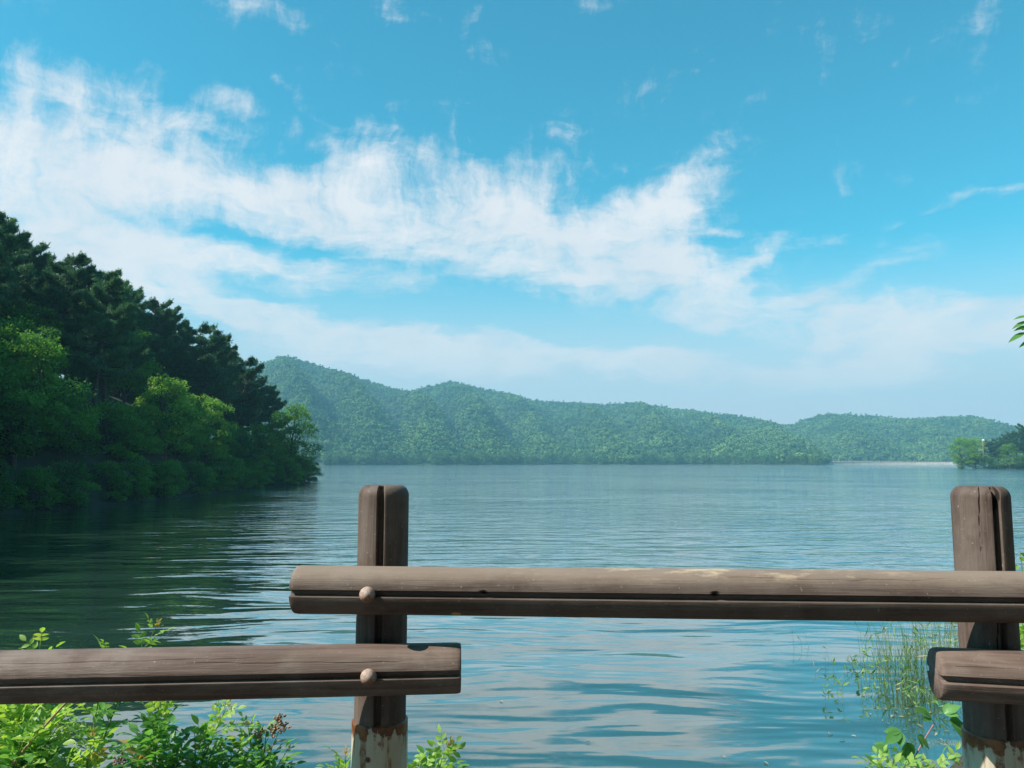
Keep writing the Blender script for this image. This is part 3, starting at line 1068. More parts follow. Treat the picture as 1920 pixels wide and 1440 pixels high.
for px, g, s, pr, name, lab in (
        (1800, 0.12, 2.25, bright[0], 'broadleaf_tree', 'large round green tree at the tip of the right headland'),
        (1824, 0.16, 2.2, bright[1], 'broadleaf_tree', 'green tree right behind the tip tree of the right headland'),
        (1797, 0.07, 0.80, bushes[0], 'shore_bush', 'small dark bush at the very tip of the right headland'),
        (1820, 0.06, 0.95, bushes[1], 'shore_bush', 'low light bush at the water left of the tan pole'),
        (1845, 0.06, 0.95, bushes[2], 'shore_bush', 'round bush at the foot of the tan pole'),
        (1888, 0.07, 1.75, bright[1], 'small_tree', 'bright green tree at the water near the right edge of the photo'),
        (1912, 0.08, 1.10, bushes[3], 'shore_bush', 'dark bush at the water cut by the right edge of the photo'),
        (1862, 0.13, 1.10, bushes[0], 'shore_bush', 'dark bush between the tan pole and the bright green tree')):
    plant_tree(name, pr, head_spot(px, g), px * 0.7, s, lab, 'bush' if 'bush' in name else 'tree')
for px, g, s in ((1857, 0.35, 1.05), (1868, 0.30, 1.1), (1878, 0.45, 1.2), (1889, 0.35, 1.3), (1900, 0.4, 1.3), (1912, 0.35, 1.45), (1925, 0.45, 1.5), (1940, 0.3, 1.4), (1965, 0.4, 1.5), (1990, 0.3, 1.4)):
    plant_tree('pine_tree', pines[int(px) % 5], head_spot(px, g), px * 0.37, s,
               'distant pine on the crest of the right headland', 'tree', 'pines on the right headland')
pole = thing('lamp_pole', 'tan pole with a short arm and a white lamp standing in the headland trees', 'pole', head_spot(1840, 0.10))
g = Geo()
g.tube(np.array([[0, 0, -0.5], [0, 0, 6.5], [0.1, 0, 12.6]]), [0.24, 0.22, 0.14], 8)
link_obj('shaft', g.mesh('shaft', 'tan_wood', True), pole)
g = Geo()
g.tube(np.array([[0.2, 0, 8.4], [-1.2, 0, 8.55], [-2.2, 0, 8.3]]), [0.16, 0.16, 0.3], 6)
link_obj('arm', g.mesh('arm', 'white_paint', True), pole)
bm = bmesh.new()
bmesh.ops.create_uvsphere(bm, u_segments=12, v_segments=8, radius=0.6)
for v in bm.verts:
    v.co.z *= 0.8 if v.co.z > 0 else 0.55
me = bpy.data.meshes.new('lamp_head')
bm.to_mesh(me)
bm.free()
me.materials.append(MATS['white_paint'])
link_obj('lamp_head', me, pole, (0.4, 0, 12.9))

# unseen trees added behind and beside the viewer to cut the sky fill
for x, y, s in ((-4.5, -8.0, 1.6), (0.5, -7.0, 1.55), (5.0, -8.0, 1.7), (9.5, -6.5, 1.6), (13, -2, 1.6), (12.5, 3.0, 1.3), (18, 5, 1.6), (-2, -13, 2.0), (6, -14, 2.0), (15, -9, 2.0)):
    plant_tree('fill_block_tree', broad[int(x * 7) % 4], (x, y, 1.7 if y < 2.4 else float(bank_z(np.array(x), np.array(y)))), x, s, 'unseen leafy tree added behind the path to cut sky fill', 'tree', 'unseen trees added to cut sky fill')

# individual trees along the far shore
fs = [make_broadleaf(500 + i, 12.0, 4.6, 0.08, 0.75, 22, 70, 'far_leaves') for i in range(3)]
A_, E_ = to_az(RIDGE_A)
px = 612.0
while px < 1540:
    a = math.atan((px - 960) / F)
    D = 850 + 60 * math.sin(a * 9) + 25 * math.sin(a * 31) + rnd.uniform(-4, 6)
    plant_tree('shore_tree', rnd.choice(fs), (D * math.sin(a), D * math.cos(a), -0.2), rnd.uniform(0, 6.28), rnd.uniform(0.7, 1.25),
               'leafy tree in the row along the far shore at the foot of the mountain', 'tree', 'trees along the far shore')
    px += rnd.uniform(5, 15)

# ------------------------------------------------------------------ near bank


bx = np.linspace(-40, 34, 150)
bt = np.concatenate([np.linspace(0, 1.25, 30)])
BX, BT = np.meshgrid(bx, bt, indexing='ij')
BY = 2.5 + BT * (bank_shore(BX) - 2.5) * 1.0
BZ = bank_z(BX, BY) - 0.002
bank = link_obj('bank', mesh_np('bank', np.stack([BX, BY, BZ], -1).reshape(-1, 3), grid_faces(150, 30), 'soil', True))
struct(bank, 'earth bank falling from the fence to the lake')
v, q = box_np(-40, 34, -12, 2.497, 1.2, 1.72)
path = link_obj('path', mesh_np('path', v, q, 'path_gravel'))
struct(path, 'gravel lakeside path behind the fence')

# ------------------------------------------------------------------ fence
fence = thing('fence', 'dark brown log fence with staggered high and low rails by the lake', 'fence', (0, 0, 1.72))
FB = Vector(fence.location)


def theta_samples(spots, n=120):
    """angles, closer together around the listed angles"""
    th = list(np.linspace(-math.pi, math.pi, n, endpoint=False))
    for c, w_ in spots:
        th += list(c + np.linspace(-w_, w_, 21))
    th = np.unique(np.round(np.array([(t + math.pi) % (2 * math.pi) - math.pi for t in th]), 5))
    return th


def groove(dth, half, depth):
    x = np.abs(dth) / half
    return depth * np.clip((1.0 - x) / 0.28, 0, 1)


def revolve(name, axis_pts, rad_fn, th, mat, crack_fn=None, horizontal=False, round_end=0.02, R0=0.07):
    """a grooved log: s along the axis, angle measured from the side that faces the camera"""
    S = axis_pts
    TH, SS = np.meshgrid(th, S, indexing='xy')
    r, ck = rad_fn(TH, SS)
    L0, L1 = S[0], S[-1]
    if horizontal:
        P = np.stack([SS, -r * np.cos(TH), r * np.sin(TH)], -1)
    else:
        P = np.stack([r * np.sin(TH), -r * np.cos(TH), SS], -1)
    ns, nth = TH.shape
    i, j = np.meshgrid(np.arange(ns - 1), np.arange(nth), indexing='ij')
    j2 = (j + 1) % nth
    Q = np.stack([i * nth + j, i * nth + j2, (i + 1) * nth + j2, (i + 1) * nth + j], -1).reshape(-1, 4)
    V = P.reshape(-1, 3)
    ckv = ck.reshape(-1)
    n0 = len(V)
    if horizontal:
        ce = np.array([[L0, 0, 0], [L1, 0, 0]])
    else:
        ce = np.array([[0, 0, L0], [0, 0, L1]])
    V = np.concatenate([V, ce])
    ckv = np.concatenate([ckv, [0, 0]])
    jj = np.arange(nth)
    T1 = np.stack([np.full(nth, n0), (jj + 1) % nth, jj], -1)
    b = (ns - 1) * nth
    T2 = np.stack([np.full(nth, n0 + 1), b + jj, b + (jj + 1) % nth], -1)
    me = mesh_np(name, V, [Q, np.concatenate([T1, T2])], mat, True, crack=ckv)
    return me


PR = 0.0705            # post radius
HP = 1.215             # post top above the path


def make_post(pos, cracks, groove_at, lean):
    """thing part: wooden post on a painted pipe"""
    z_wood = 0.565
    s = np.concatenate([np.linspace(z_wood, HP - 0.03, 90), HP - 0.03 + 0.03 * np.sin(np.linspace(0.08, 1, 14) * math.pi / 2), [HP]])
    th = theta_samples([(groove_at, 0.2), (groove_at + math.pi, 0.2)] + [(c[0][1], 0.45) for c in cracks], 110)

    def rad(TH, SS):
        u = np.clip((SS - (HP - 0.03)) / 0.03, 0, 1)
        r = PR - 0.026 * (1 - np.sqrt(np.clip(1 - u * u, 0, 1)))
        r = np.where(SS >= HP - 1e-6, 0.03, r)
        ck = np.zeros_like(r)
        fade = np.clip((HP + 0.004 - SS) / 0.012, 0.4, 1)
        for ga in (groove_at, groove_at + math.pi):
            d = (TH - ga + math.pi) % (2 * math.pi) - math.pi
            r = r - groove(d, 0.155, 0.024) * fade
        for pts in cracks:
            zs, ts, ws = zip(*pts)
            c = np.interp(SS, zs, ts) + 0.012 * np.sin(SS * 60) + 0.008 * np.sin(SS * 143)
            wd = np.interp(SS, zs, ws)
            k = np.clip(1 - np.abs(TH - c) / np.maximum(wd, 1e-5), 0, 1) * (SS >= zs[0]) * (SS <= zs[-1] + 1e-6)
            r = r - 0.006 * k
            ck = np.maximum(ck, np.clip(k * 2.2, 0, 1))
        r = r * (1 + 0.006 * np.sin(TH * 3 + SS * 2))
        return r, ck

    me = revolve('post', s, rad, th, 'post_wood')
    o = link_obj('post', me, fence, Vector((pos[0], pos[1], 0)))
    o.rotation_euler = (0, 0, lean)
    # painted pipe sleeve below
    s2 = np.concatenate([[0.0], np.linspace(-0.003, -0.01, 3), np.linspace(-0.02, -z_wood - 0.25, 20)])[::-1]
    th2 = np.linspace(-math.pi, math.pi, 72, endpoint=False)

    def rad2(TH, SS):
        r = np.where(SS > -0.003, 0.0735, 0.0765) + 0 * TH
        return r, 0 * r
    me2 = revolve('pipe_sleeve', s2, rad2, th2, 'painted_pipe')
    link_obj('pipe_sleeve', me2, o, (0, 0, z_wood + 0.012))
    return o


# where the posts stand, from their columns in the photograph and their width
LP = Vector((-0.364, 2.20))
RPX = Vector((1.268, 2.10))
make_post(LP, [], R(3), 0.0)
make_post(RPX, [[(0.80, R(-16), 0.02), (0.95, R(-9), 0.030), (1.10, R(0), 0.034), (1.218, R(9), 0.034)], [(1.05, R(-36), 0.008), (1.12, R(-35), 0.016), (1.218, R(-33), 0.02)]], R(21) - R(22), 0.0)
LL = Vector((-1.98, 2.07))        # next posts along, outside the picture
RR = Vector((2.86, 1.72))
make_post(LL, [], R(-4), 0.0)
make_post(RR, [], R(0), 0.0)

RAIL_R = 0.0625


def make_rail(a, za, b, zb, mat, pits, seed, bolts, R_=RAIL_R, taper=0.0, cracks=()):
    """log rail from point a to point b (plan), at heights za, zb above the path"""
    A3, B3 = Vector((a[0], a[1], za)), Vector((b[0], b[1], zb))
    d = B3 - A3
    Ln = d.length
    e = 0.012
    base = list(np.linspace(e, Ln - e, 130))
    for p in pits:
        base += list(np.clip(p[0] + np.linspace(-0.03, 0.03, 15), e, Ln - e))
    s = np.array(sorted(set(np.round(base, 5))))
    s = np.concatenate([[0.0, 0.003], s, [Ln - 0.003, Ln]])
    th = theta_samples([(0, 0.22), (math.pi, 0.22)] + [(p[1], 0.15) for p in pits], 110)
    rng = np.random.default_rng(seed)
    ph = rng.uniform(0, 6, 4)

    def rad(TH, SS):
        r = R_ * (1 + taper * (SS / Ln - 0.5)) * (1 + 0.008 * np.sin(SS * 5 + ph[0]) + 0.006 * np.sin(TH * 2 + SS * 3 + ph[1]))
        end = np.clip(np.minimum(SS, Ln - SS) / e, 0, 1)
        r = r - 0.004 * (1 - np.sqrt(np.clip(1 - (1 - end) ** 2, 0, 1)))
        ck = np.zeros_like(r)
        for ga in (0.0, math.pi):
            dth = (TH - ga + math.pi) % (2 * math.pi) - math.pi
            r = r - groove(dth, 0.150, 0.017)
        for ps, pt, pr in pits:
            q = np.sqrt(((SS - ps) / (pr * 1.6)) ** 2 + ((TH - pt) * R_ / pr) ** 2)
            kk = np.clip(1.15 - q, 0, 1)
            r = r - 0.006 * kk
            ck = np.maximum(ck, np.clip(kk * 1.6, 0, 1))
        for s0, s1, t0, t1, wv_ in cracks:
            c = t0 + (t1 - t0) * np.clip((SS - s0) / (s1 - s0), 0, 1) + wv_ * np.sin((SS - s0) * 30) + 0.4 * wv_ * np.sin(SS * 83)
            kk = np.clip(1 - np.abs(TH - c) / 0.022, 0, 1) * (SS > s0) * (SS < s1)
            r = r - 0.0015 * kk
            ck = np.maximum(ck, np.clip(kk * 1.1, 0, 0.42) * np.clip(0.55 + 0.9 * np.sin(SS * 17 + 1), 0, 1))
        return r, ck

    if cracks:
        th = np.unique(np.concatenate([th, np.linspace(0.2, 1.5, 90)]))
    me = revolve('rail', s, rad, th, mat, horizontal=True)
    o = link_obj('rail', me, fence, A3)
    o.rotation_euler = (0, -math.asin(d.z / Ln), math.atan2(d.y, d.x))
    for bs in bolts:
        bo = link_obj('bolt', BOLT, o, (bs, -R_ + 0.010, 0.0))
    return o


def make_bolt():
    # domed head on a short neck, axis along -Y
    pr = [(0.0, 0.011), (0.010, 0.011), (0.012, 0.0185), (0.016, 0.0205), (0.022, 0.0200), (0.028, 0.0172), (0.033, 0.0120), (0.0358, 0.0055), (0.0364, 0.0)]
    a = np.linspace(0, 2 * math.pi, 20, endpoint=False)
    V = [(r * math.cos(t), -y_, r * math.sin(t)) for y_, r in pr[:-1] for t in a] + [(0, -pr[-1][0], 0)]
    n = 20
    Q = [(i * n + j, (i + 1) * n + j, (i + 1) * n + (j + 1) % n, i * n + (j + 1) % n) for i in range(len(pr) - 2) for j in range(n)]
    b = (len(pr) - 2) * n
    T = [(b + j, len(V) - 1, b + (j + 1) % n) for j in range(n)]
    return mesh_np('bolt', np.array(V), [np.array(Q), np.array(T)], 'bolt_metal', True)


BOLT = make_bolt()


def rail_pt(px, py, Y):
    p = at(px, py, Y)
    return (p.x, p.y), p.z - FB.z


# upper rail, in front of both posts
a, za = rail_pt(556, 1105, 2.085)
b, zb = rail_pt(1985, 1120, 1.955)
Ld = math.hypot(b[0] - a[0], b[1] - a[1])


def along(a, b, x):
    return (x - a[0]) / (b[0] - a[0]) * math.hypot(b[0] - a[0], b[1] - a[1])


make_rail(a, za, b, zb, 'rail_wood_worn', [(0.505, 0.11, 0.006), (1.085, 0.15, 0.007)], 1,
          [along(a, b, LP.x), along(a, b, RPX.x)], cracks=((1.42, 1.78, 0.75, 0.98, 0.05), (1.12, 1.44, 0.88, 0.75, 0.02)))
# low rail on the left
a, za = rail_pt(-420, 1278, 1.93)
b, zb = rail_pt(864, 1252, 2.07)
make_rail(a, za, b, zb, 'rail_wood', [], 2, [along(a, b, LP.x)], R_=0.0635, cracks=((0.5, 1.15, 0.72, 0.80, 0.02), (1.0, 1.5, 0.62, 0.5, 0.02)))
# low rail on the right
a, za = rail_pt(1752, 1262, 1.98)
b, zb = (2.95, 1.58), za
make_rail(a, za, b, zb, 'rail_wood', [], 3, [along(a, b, RPX.x + 0.01)], R_=0.0625, cracks=((0.03, 0.5, 0.52, 0.55, 0.01),))

# ------------------------------------------------------------------ plants along the bank
rg = np.random.default_rng(77)


def leaflet(g, p, d, nrm, L, W, tint):
    """one toothed leaflet, folded along its rib and curling at the tip"""
    d, s = unit(d), None
    s = unit(np.cross(d, nrm))
    u = unit(np.cross(s, d))
    k = 5
    t = np.linspace(0, 1, k)
    w_ = W * np.array([0.10, 0.82, 1.0, 0.66, 0.02])
    mid = p + d * (t * L)[:, None] - u * (0.18 * L * t ** 2)[:, None]
    lf = mid - s * (w_ * 0.5)[:, None] + u * (w_ * 0.16)[:, None]
    rt = mid + s * (w_ * 0.5)[:, None] + u * (w_ * 0.16)[:, None]
    V = np.concatenate([lf, mid, rt])
    Q = [(i, i + k, i + k + 1, i + 1) for i in range(k - 1)] + [(i + k, i + 2 * k, i + 2 * k + 1, i + k + 1) for i in range(k - 1)]
    g.add(V, np.array(Q), tint=tint)


def compound_leaf(mat, n=5, L=0.045, seed=0):
    """leaf along +Y with pairs of leaflets, upper side +Z"""
    r = np.random.default_rng(seed)
    g = Geo()
    tot = L * (0.9 + 0.55 * (n // 2))
    rib = np.array([[0, 0, 0], [0, tot * 0.5, 0.004], [0, tot, -0.004]])
    g.tube(rib, [0.0014, 0.0011, 0.0007], 3, 0.6)
    Z = np.array([0, 0, 1.0])
    leaflet(g, np.array([0, tot, -0.004]), np.array([0, 1.0, -0.15]), Z, L * 1.1, L * 0.55, r.uniform(0.3, 0.9))
    for i in range(n // 2):
        y_ = tot * (0.38 + 0.60 * i / max(1, n // 2))
        for s in (-1, 1):
            leaflet(g, np.array([0, y_, 0.0]), np.array([s * 0.9, 0.55, r.uniform(-0.1, 0.25)]), unit(Z + np.array([s * -0.25, 0, 0]) + r.normal(size=3) * 0.15),
                    L * r.uniform(0.8, 1.05), L * r.uniform(0.46, 0.56), r.uniform(0.2, 0.9))
    return g.mesh('leaf', mat, True)


LEAF = {}
for key, mat in (('mid', 'rose_leaf'), ('dark', 'rose_leaf_dark'), ('young', 'rose_leaf_young'), ('red', 'rose_leaf_red'), ('dry', 'rose_leaf_dry')):
    LEAF[key] = [compound_leaf(mat, 5 if key != 'red' else 3, 0.042 if key != 'red' else 0.024, i + 3 * len(key)) for i in range(3)]


def lobed_leaf(mat, L, seed):
    """broad pointed leaf with three lobes"""
    g = Geo()
    Z = np.array([0, 0, 1.0])
    for s, a_, k in ((0, 0.0, 1.0), (-1, 0.62, 0.72), (1, 0.62, 0.72)):
        leaflet(g, np.array([0, 0.0, 0.001 * s]), np.array([s * math.sin(a_), math.cos(a_), -0.05]), unit(Z + np.array([-0.2 * s, 0, 0])), L * k, L * k * 0.52, 0.5 + 0.2 * s)
    g.tube(np.array([[0, -0.35 * L, -0.01], [0, 0, 0]]), [0.0014, 0.0012], 3, 0.6)
    return g.mesh('leaf', mat, True)


LEAF['broad'] = [lobed_leaf('rose_leaf', 0.085, i) for i in range(2)]
LEAF['longleaf'] = []
for i in range(2):
    g = Geo()
    leaflet(g, np.zeros(3), np.array([0, 1.0, 0.05]), np.array([0.1 * i, 0, 1.0]), 0.105, 0.030, 0.9)
    LEAF['longleaf'].append(g.mesh('leaf', 'rose_leaf', True))


def place_leaf(parent, base, me, pos, d, nrm, s):
    d = unit(np.asarray(d, dtype=float))
    x_ = unit(np.cross(d, nrm))
    z_ = np.cross(x_, d)
    M = Matrix(((x_[0], d[0], z_[0], 0), (x_[1], d[1], z_[1], 0), (x_[2], d[2], z_[2], 0), (0, 0, 0, 1)))
    o = bpy.data.objects.new('leaf', me)
    COL.objects.link(o)
    o.parent = parent
    o.matrix_basis = Matrix.Translation(Vector(pos) - base) @ M @ Matrix.Scale(s, 4)
    return o


def shoot_path(b, t, bow, n=9):
    s = np.linspace(0, 1, n)[:, None]
    b, t = np.array(b), np.array(t)
    return b * (1 - s) + t * s + np.array(bow) * np.sin(s * math.pi)


def leafy(parent, base, pts, n, size_, f0=0.25, young=0.72, red=True, dark=0.2, kinds=None, spread=1.0):
    """leaves in a spiral up a shoot; younger and smaller towards the tip"""
    pts = np.asarray(pts)
    size = size_ * (1.3 if not kinds else 1.0)
    n = int(n * (0.70 if not kinds else 1.0))
    seg = np.linspace(0, 1, len(pts))
    for i in range(n):
        f = f0 + (1 - f0) * (i + rg.uniform(-.3, .3)) / n
        f = min(max(f, 0), 1)
        p = np.array([np.interp(f, seg, pts[:, c]) for c in range(3)])
        ax = unit(np.array([np.interp(min(1, f + .05), seg, pts[:, c]) - np.interp(max(0, f - .05), seg, pts[:, c]) for c in range(3)]))
        a_ = i * 2.4 + rg.uniform(-.4, .4)
        ref = np.array([1.0, 0, 0]) if abs(ax[0]) < 0.8 else np.array([0, 1.0, 0])
        u = unit(np.cross(ax, ref))
        v = np.cross(ax, u)
        side = u * math.cos(a_) + v * math.sin(a_)
        d = side * spread + ax * (0.35 + 0.9 * f * f) + np.array([0, 0, 0.15]) + rg.normal(size=3) * 0.15
        nr = unit(np.array([0, 0, 1.0]) + side * 0.25 + ax * 0.2 + rg.normal(size=3) * 0.3)
        if kinds:
            me = LEAF[kinds][rg.integers(len(LEAF[kinds]))]
        else:
            q = rg.random()
            k = 'young' if f > young - 0.1 + 0.2 * q else ('dark' if q < dark else ('dry' if q > 0.965 else 'mid'))
            me = LEAF[k][rg.integers(3)]
        place_leaf(parent, base, me, p + side * 0.004, d, nr, size * (1.0 - 0.50 * f ** 3) * rg.uniform(0.75, 1.2))
    if red:
        ax = unit(pts[-1] - pts[-2])
        for i in range(4):
            place_leaf(parent, base, LEAF['red'][i % 3], pts[-1] + ax * 0.004, ax * 0.9 + rg.normal(size=3) * 0.45, unit(rg.normal(size=3) + np.array([0, -.3, 1])), size * rg.uniform(0.35, 0.6))


def plant(name, base_px, shoots, Y, label, cat='shrub', group=None, stem='stem_green', size=1.0, n=34, **kw):
    """a shrub on the bank: base column, and shoot tips (px, py, dY)"""
    bp = at(base_px, 1440, Y)
    bz = float(bank_z(np.array(bp.x), np.array(Y)))
    base = Vector((bp.x, Y, bz))
    t = thing(name, label, cat, base, 0, group)
    for tip in shoots:
        px, py, dy = tip[:3]
        nn = tip[3] if len(tip) > 3 else n
        tp = at(px, py, Y + dy)
        b2 = base + Vector((rg.uniform(-.04, .04), rg.uniform(-.04, .04), -0.03))
        ln = (tp - b2).length
        pts = shoot_path(b2, tp, (-(tp.x - b2.x) * 0.18, rg.uniform(-.03, .03), 0.05 * ln))
        g = Geo()
        g.tube(pts - np.array(base), np.linspace(0.0042, 0.0014, len(pts)), 5)
        link_obj('stem', g.mesh('stem', stem, True), t)
        k2 = dict(kw)
        if len(tip) > 4:
            k2.update(tip[4])
        leafy(t, base, pts, nn, size, **k2)
    return t, base


def seed_head(t, base, px, py, Y, n=26, r=0.03):
    c = np.array(at(px, py, Y))
    g = Geo()
    for i in range(n):
        d = unit(rg.normal(size=3) + np.array([0, 0, 0.4]))
        e = c + d * r * rg.uniform(0.35, 1.1)
        g.tube(np.array([c - np.array([0, 0, r * 0.8]), (c + e) / 2, e]), [0.0007, 0.0007, 0.0007], 3, 0.3)
        q = 0.0042 * rg.uniform(0.7, 1.4)
        g.tube(np.array([e - d * q, e, e + d * q]), [q * 0.35, q, q * 0.3], 5, rg.uniform(0, 1))
    V = np.concatenate(g.V) - np.array(base)
    g.V = [V]
    link_obj('seed_head', g.mesh('seed_head', 'seed_brown'), t)


GR = None
plant('rose_shrub', 55, [(76, 1198, 0.0, 30), (20, 1345, 0.0, 20, dict(red=False))], 2.95, 'wild rose shoot rising above the low rail at far left', 'shrub')
plant('rose_shrub', 165, [(292, 1178, 0.0, 40), (205, 1208, 0.02, 26, dict(red=False, young=0.5))], 3.05, 'arching rose shoot with a red tip above the low rail', 'shrub')
t, bs = plant('rose_shrub', 30, [(12, 1322, 0, 44), (70, 1318, 0.05, 44), (130, 1330, 0.0, 40, dict(red=False)), (45, 1360, -0.12, 44, dict(red=False)), (-30, 1330, 0, 40), (100, 1375, -0.05, 36, dict(red=False))],
              2.80, 'dense leafy rose shrub filling the lower left corner', 'shrub', n=40, size=1.05)
g = Geo()
q0, q1 = np.array(at(-5, 1470, 2.70)), np.array(at(136, 1305, 2.72))
g.tube(shoot_path(q0, q1, (0, 0, 0.01)) - np.array(bs), np.linspace(0.0052, 0.0035, 9), 6)
link_obj('cane', g.mesh('cane', 'stem_woody', True), t)
plant('rose_shrub', 150, [(172, 1384, 0, 34), (120, 1415, 0.0, 22, dict(red=False)), (185, 1425, -0.05, 22, dict(red=False))], 2.72, 'short rose shoot with an orange tip left of the tall leafy shoot', 'shrub', size=0.95)
t, bs = plant('rose_shrub', 285, [(298, 1312, 0, 62, dict(young=0.82)), (245, 1400, 0, 30, dict(red=False, young=2)), (325, 1400, 0, 30, dict(red=False, young=2)), (285, 1345, -0.05, 44, dict(red=False, young=1.1, dark=0.5))],
              2.75, 'tall upright leafy rose shoot with a yellow top under the low rail', 'shrub', size=0.92)
seed_head(t, bs, 228, 1428, 2.68, 30, 0.03)
plant('rose_shrub', 355, [(424, 1328, 0, 44), (365, 1372, 0, 24, dict(red=False, young=1.2)), (405, 1390, 0, 24, dict(red=False, young=2, dark=0.6)), (395, 1425, -.05, 22, dict(red=False, young=2))],
      2.80, 'slanting rose shoot with a pinkish tip between the two bushier shoots', 'shrub', size=0.85)
t, bs = plant('rose_shrub', 462, [(466, 1362, 0, 44, dict(young=0.78)), (500, 1368, 0.03, 24, dict(red=False, young=2)), (545, 1396, 0, 22, dict(red=False, young=2)), (430, 1405, 0, 30, dict(red=False, young=2)), (500, 1420, -.05, 30, dict(red=False, young=2))],
              2.80, 'bushy rose shrub with brown dried flower heads left of the post', 'shrub', size=0.85)
for a_, b_ in ((524, 1352), (533, 1364), (512, 1370), (488, 1378)):
    seed_head(t, bs, a_, b_, 2.81, 22, 0.022)
g = Geo()
g.tube(shoot_path(np.array(at(478, 1450, 2.8)), np.array(at(526, 1362, 2.81)), (0.01, 0, 0)) - np.array(bs), np.linspace(0.003, 0.0012, 9), 5)
link_obj('cane', g.mesh('cane', 'stem_woody', True), t)
plant('rose_shrub', 655, [(648, 1418, 0, 30), (632, 1436, 0, 22, dict(red=False))], 2.62, 'rose tip just left of the rusty pipe at the bottom', 'shrub', size=0.8)
plant('rose_shrub', 770, [(838, 1402, 0, 40), (790, 1420, 0, 26, dict(red=False)), (800, 1440, -.05, 20, dict(red=False))], 2.68, 'rose shoot pointing right beside the rusty pipe', 'shrub', size=0.85)
# right side
plant('rose_shrub', 1670, [(1645, 1424, 0, 30), (1700, 1428, 0, 30, dict(red=False)), (1755, 1432, 0.05, 26, dict(red=False)), (1790, 1420, 0.1, 26, dict(red=False))], 2.75,
      'low bright green sprigs along the bottom near the right post', 'shrub', size=0.8, red=False)
# climbing stem with a few broad leaves
bp = at(1655, 1440, 2.9)
t = thing('climbing_vine', 'pink-stemmed vine with a few broad leaves left of the right post', 'vine', (bp.x, 2.9, float(bank_z(np.array(bp.x), np.array(2.9)))))
bs = Vector(t.location)
pts = shoot_path(bs, at(1752, 1356, 3.0), (-0.02, 0, 0.03), 12)
g = Geo()
g.tube(pts - np.array(bs), np.linspace(0.0035, 0.002, 12), 5)
link_obj('stem', g.mesh('stem', 'stem_pink', True), t)
for px, py, dx, dz, s in ((1690, 1372, -.6, -.2, 1.0), (1700, 1392, .1, -1, .9), (1780, 1352, 1, -.5, 1.25), (1745, 1345, -.7, .5, .9), (1665, 1402, -1, 0, .8), (1690, 1412, .8, -.4, 1.0), (1720, 1380, .7, -.6, .7), (1770, 1338, .6, .5, .8)):
    place_leaf(t, bs, LEAF['broad'][px % 2], np.array(at(px, py, 2.96)), (dx, -0.25, dz), unit(np.array([0.1, -0.55, 0.8])), s)
plant('leafy_shrub', 1925, [(1913, 1035, 0, 26), (1935, 1120, 0, 40), (1918, 1185, -.05, 34), (1950, 1060, 0, 40)], 3.0, 'bright green shrub behind the right post at the photo edge', 'shrub',
      size=1.0, red=False, young=0.6)

# weeds over the bank, too many to count
g = Geo()
n = 5200
X_ = rg.uniform(-14, 12, n)
Tt = rg.uniform(0.02, 0.96, n)
Y_ = 2.6 + Tt * (bank_shore(X_) - 2.6)
Z_ = bank_z(X_, Y_)
C = np.stack([X_, Y_, Z_ + rg.uniform(0.01, 0.14, n)], -1)
A_ = unit(rg.normal(size=(n, 3)) * np.array([1, 1, 0.3]) + np.array([0, 0, 0.5]))
leaf_cards(g, C, A_, unit(rg.normal(size=(n, 3)) * 0.4 + np.array([0, 0, 1])), rg.uniform(0.05, 0.14, n), rg.uniform(0.02, 0.05, n), rg.uniform(0, 1, n))
w_o = link_obj('weeds', g.mesh('weeds', 'rose_leaf'))
struct(w_o, 'low green weeds covering the bank below the fence', 'stuff')

# ------------------------------------------------------------------ reeds and water plants


def reed_clump(px, py, rx, n, hmin, hmax, label, dry=0.12):
    c = on_water(px, py)
    t = thing('reed_clump', label, 'reeds', (c.x, c.y, 0))
    for mat, frac in (('reed_green', 1 - dry), ('reed_dry', dry)):
        g = Geo()
        for i in range(max(1, int(n * frac))):
            b = np.array([rg.normal() * rx * 0.5, rg.normal() * rx * 0.5, -0.05])
            h = rg.uniform(hmin, hmax)
            ln = rg.normal(size=2) * 0.07 * h
            s = np.linspace(0, 1, 5)[:, None]
            pts = b + np.array([ln[0], ln[1], h]) * s + np.array([ln[0], ln[1], 0]) * s ** 2
            g.tube(pts, np.linspace(0.0034, 0.0012, 5), 3, rg.uniform(0, 1))
            if rg.random() < 0.6:
                k = rg.integers(1, 4)
                for q in range(k):
                    f = rg.uniform(0.3, 0.95)
                    p = pts[0] + (pts[-1] - pts[0]) * f
                    d = unit(np.array([rg.normal(), rg.normal(), rg.uniform(0.2, 1.2)]))
                    L = rg.uniform(0.08, 0.22)
                    leaf_cards(g, (p + d * L * 0.5)[None], d[None], unit(rg.normal(size=(1, 3))), np.array([L]), np.array([0.016]), np.array([rg.uniform(0, 1)]))
        o = link_obj('stalks', g.mesh('stalks', mat), t)
        o['kind'] = 'stuff'
    return t


reed_clump(1705, 1300, 0.42, 70, 0.45, 1.0, 'thickest clump of green reeds standing in the water by the right post')
reed_clump(1672, 1268, 0.40, 55, 0.35, 0.85, 'thin reed clump in the water at the left of the thick reeds')
reed_clump(1755, 1262, 0.55, 85, 0.5, 1.05, 'reed clump in the water close behind the right low rail end')
reed_clump(1790, 1225, 0.6, 90, 0.5, 1.1, 'hazy reed clump between the high rail and the right low rail')
reed_clump(1735, 1318, 0.35, 60, 0.15, 0.45, 'short reeds at the water edge under the right low rail end')
reed_clump(1660, 1225, 0.30, 10, 0.3, 0.7, 'few thin stalks in the water farthest left under the high rail', 0.5)
reed_clump(1505, 1215, 0.16, 4, 0.25, 0.42, 'lone thin stalks out in the water under the high rail', 0.7)
reed_clump(1560, 1250, 0.5, 7, 0.15, 0.35, 'scattered dark stalks in open water left of the reeds', 0.6)


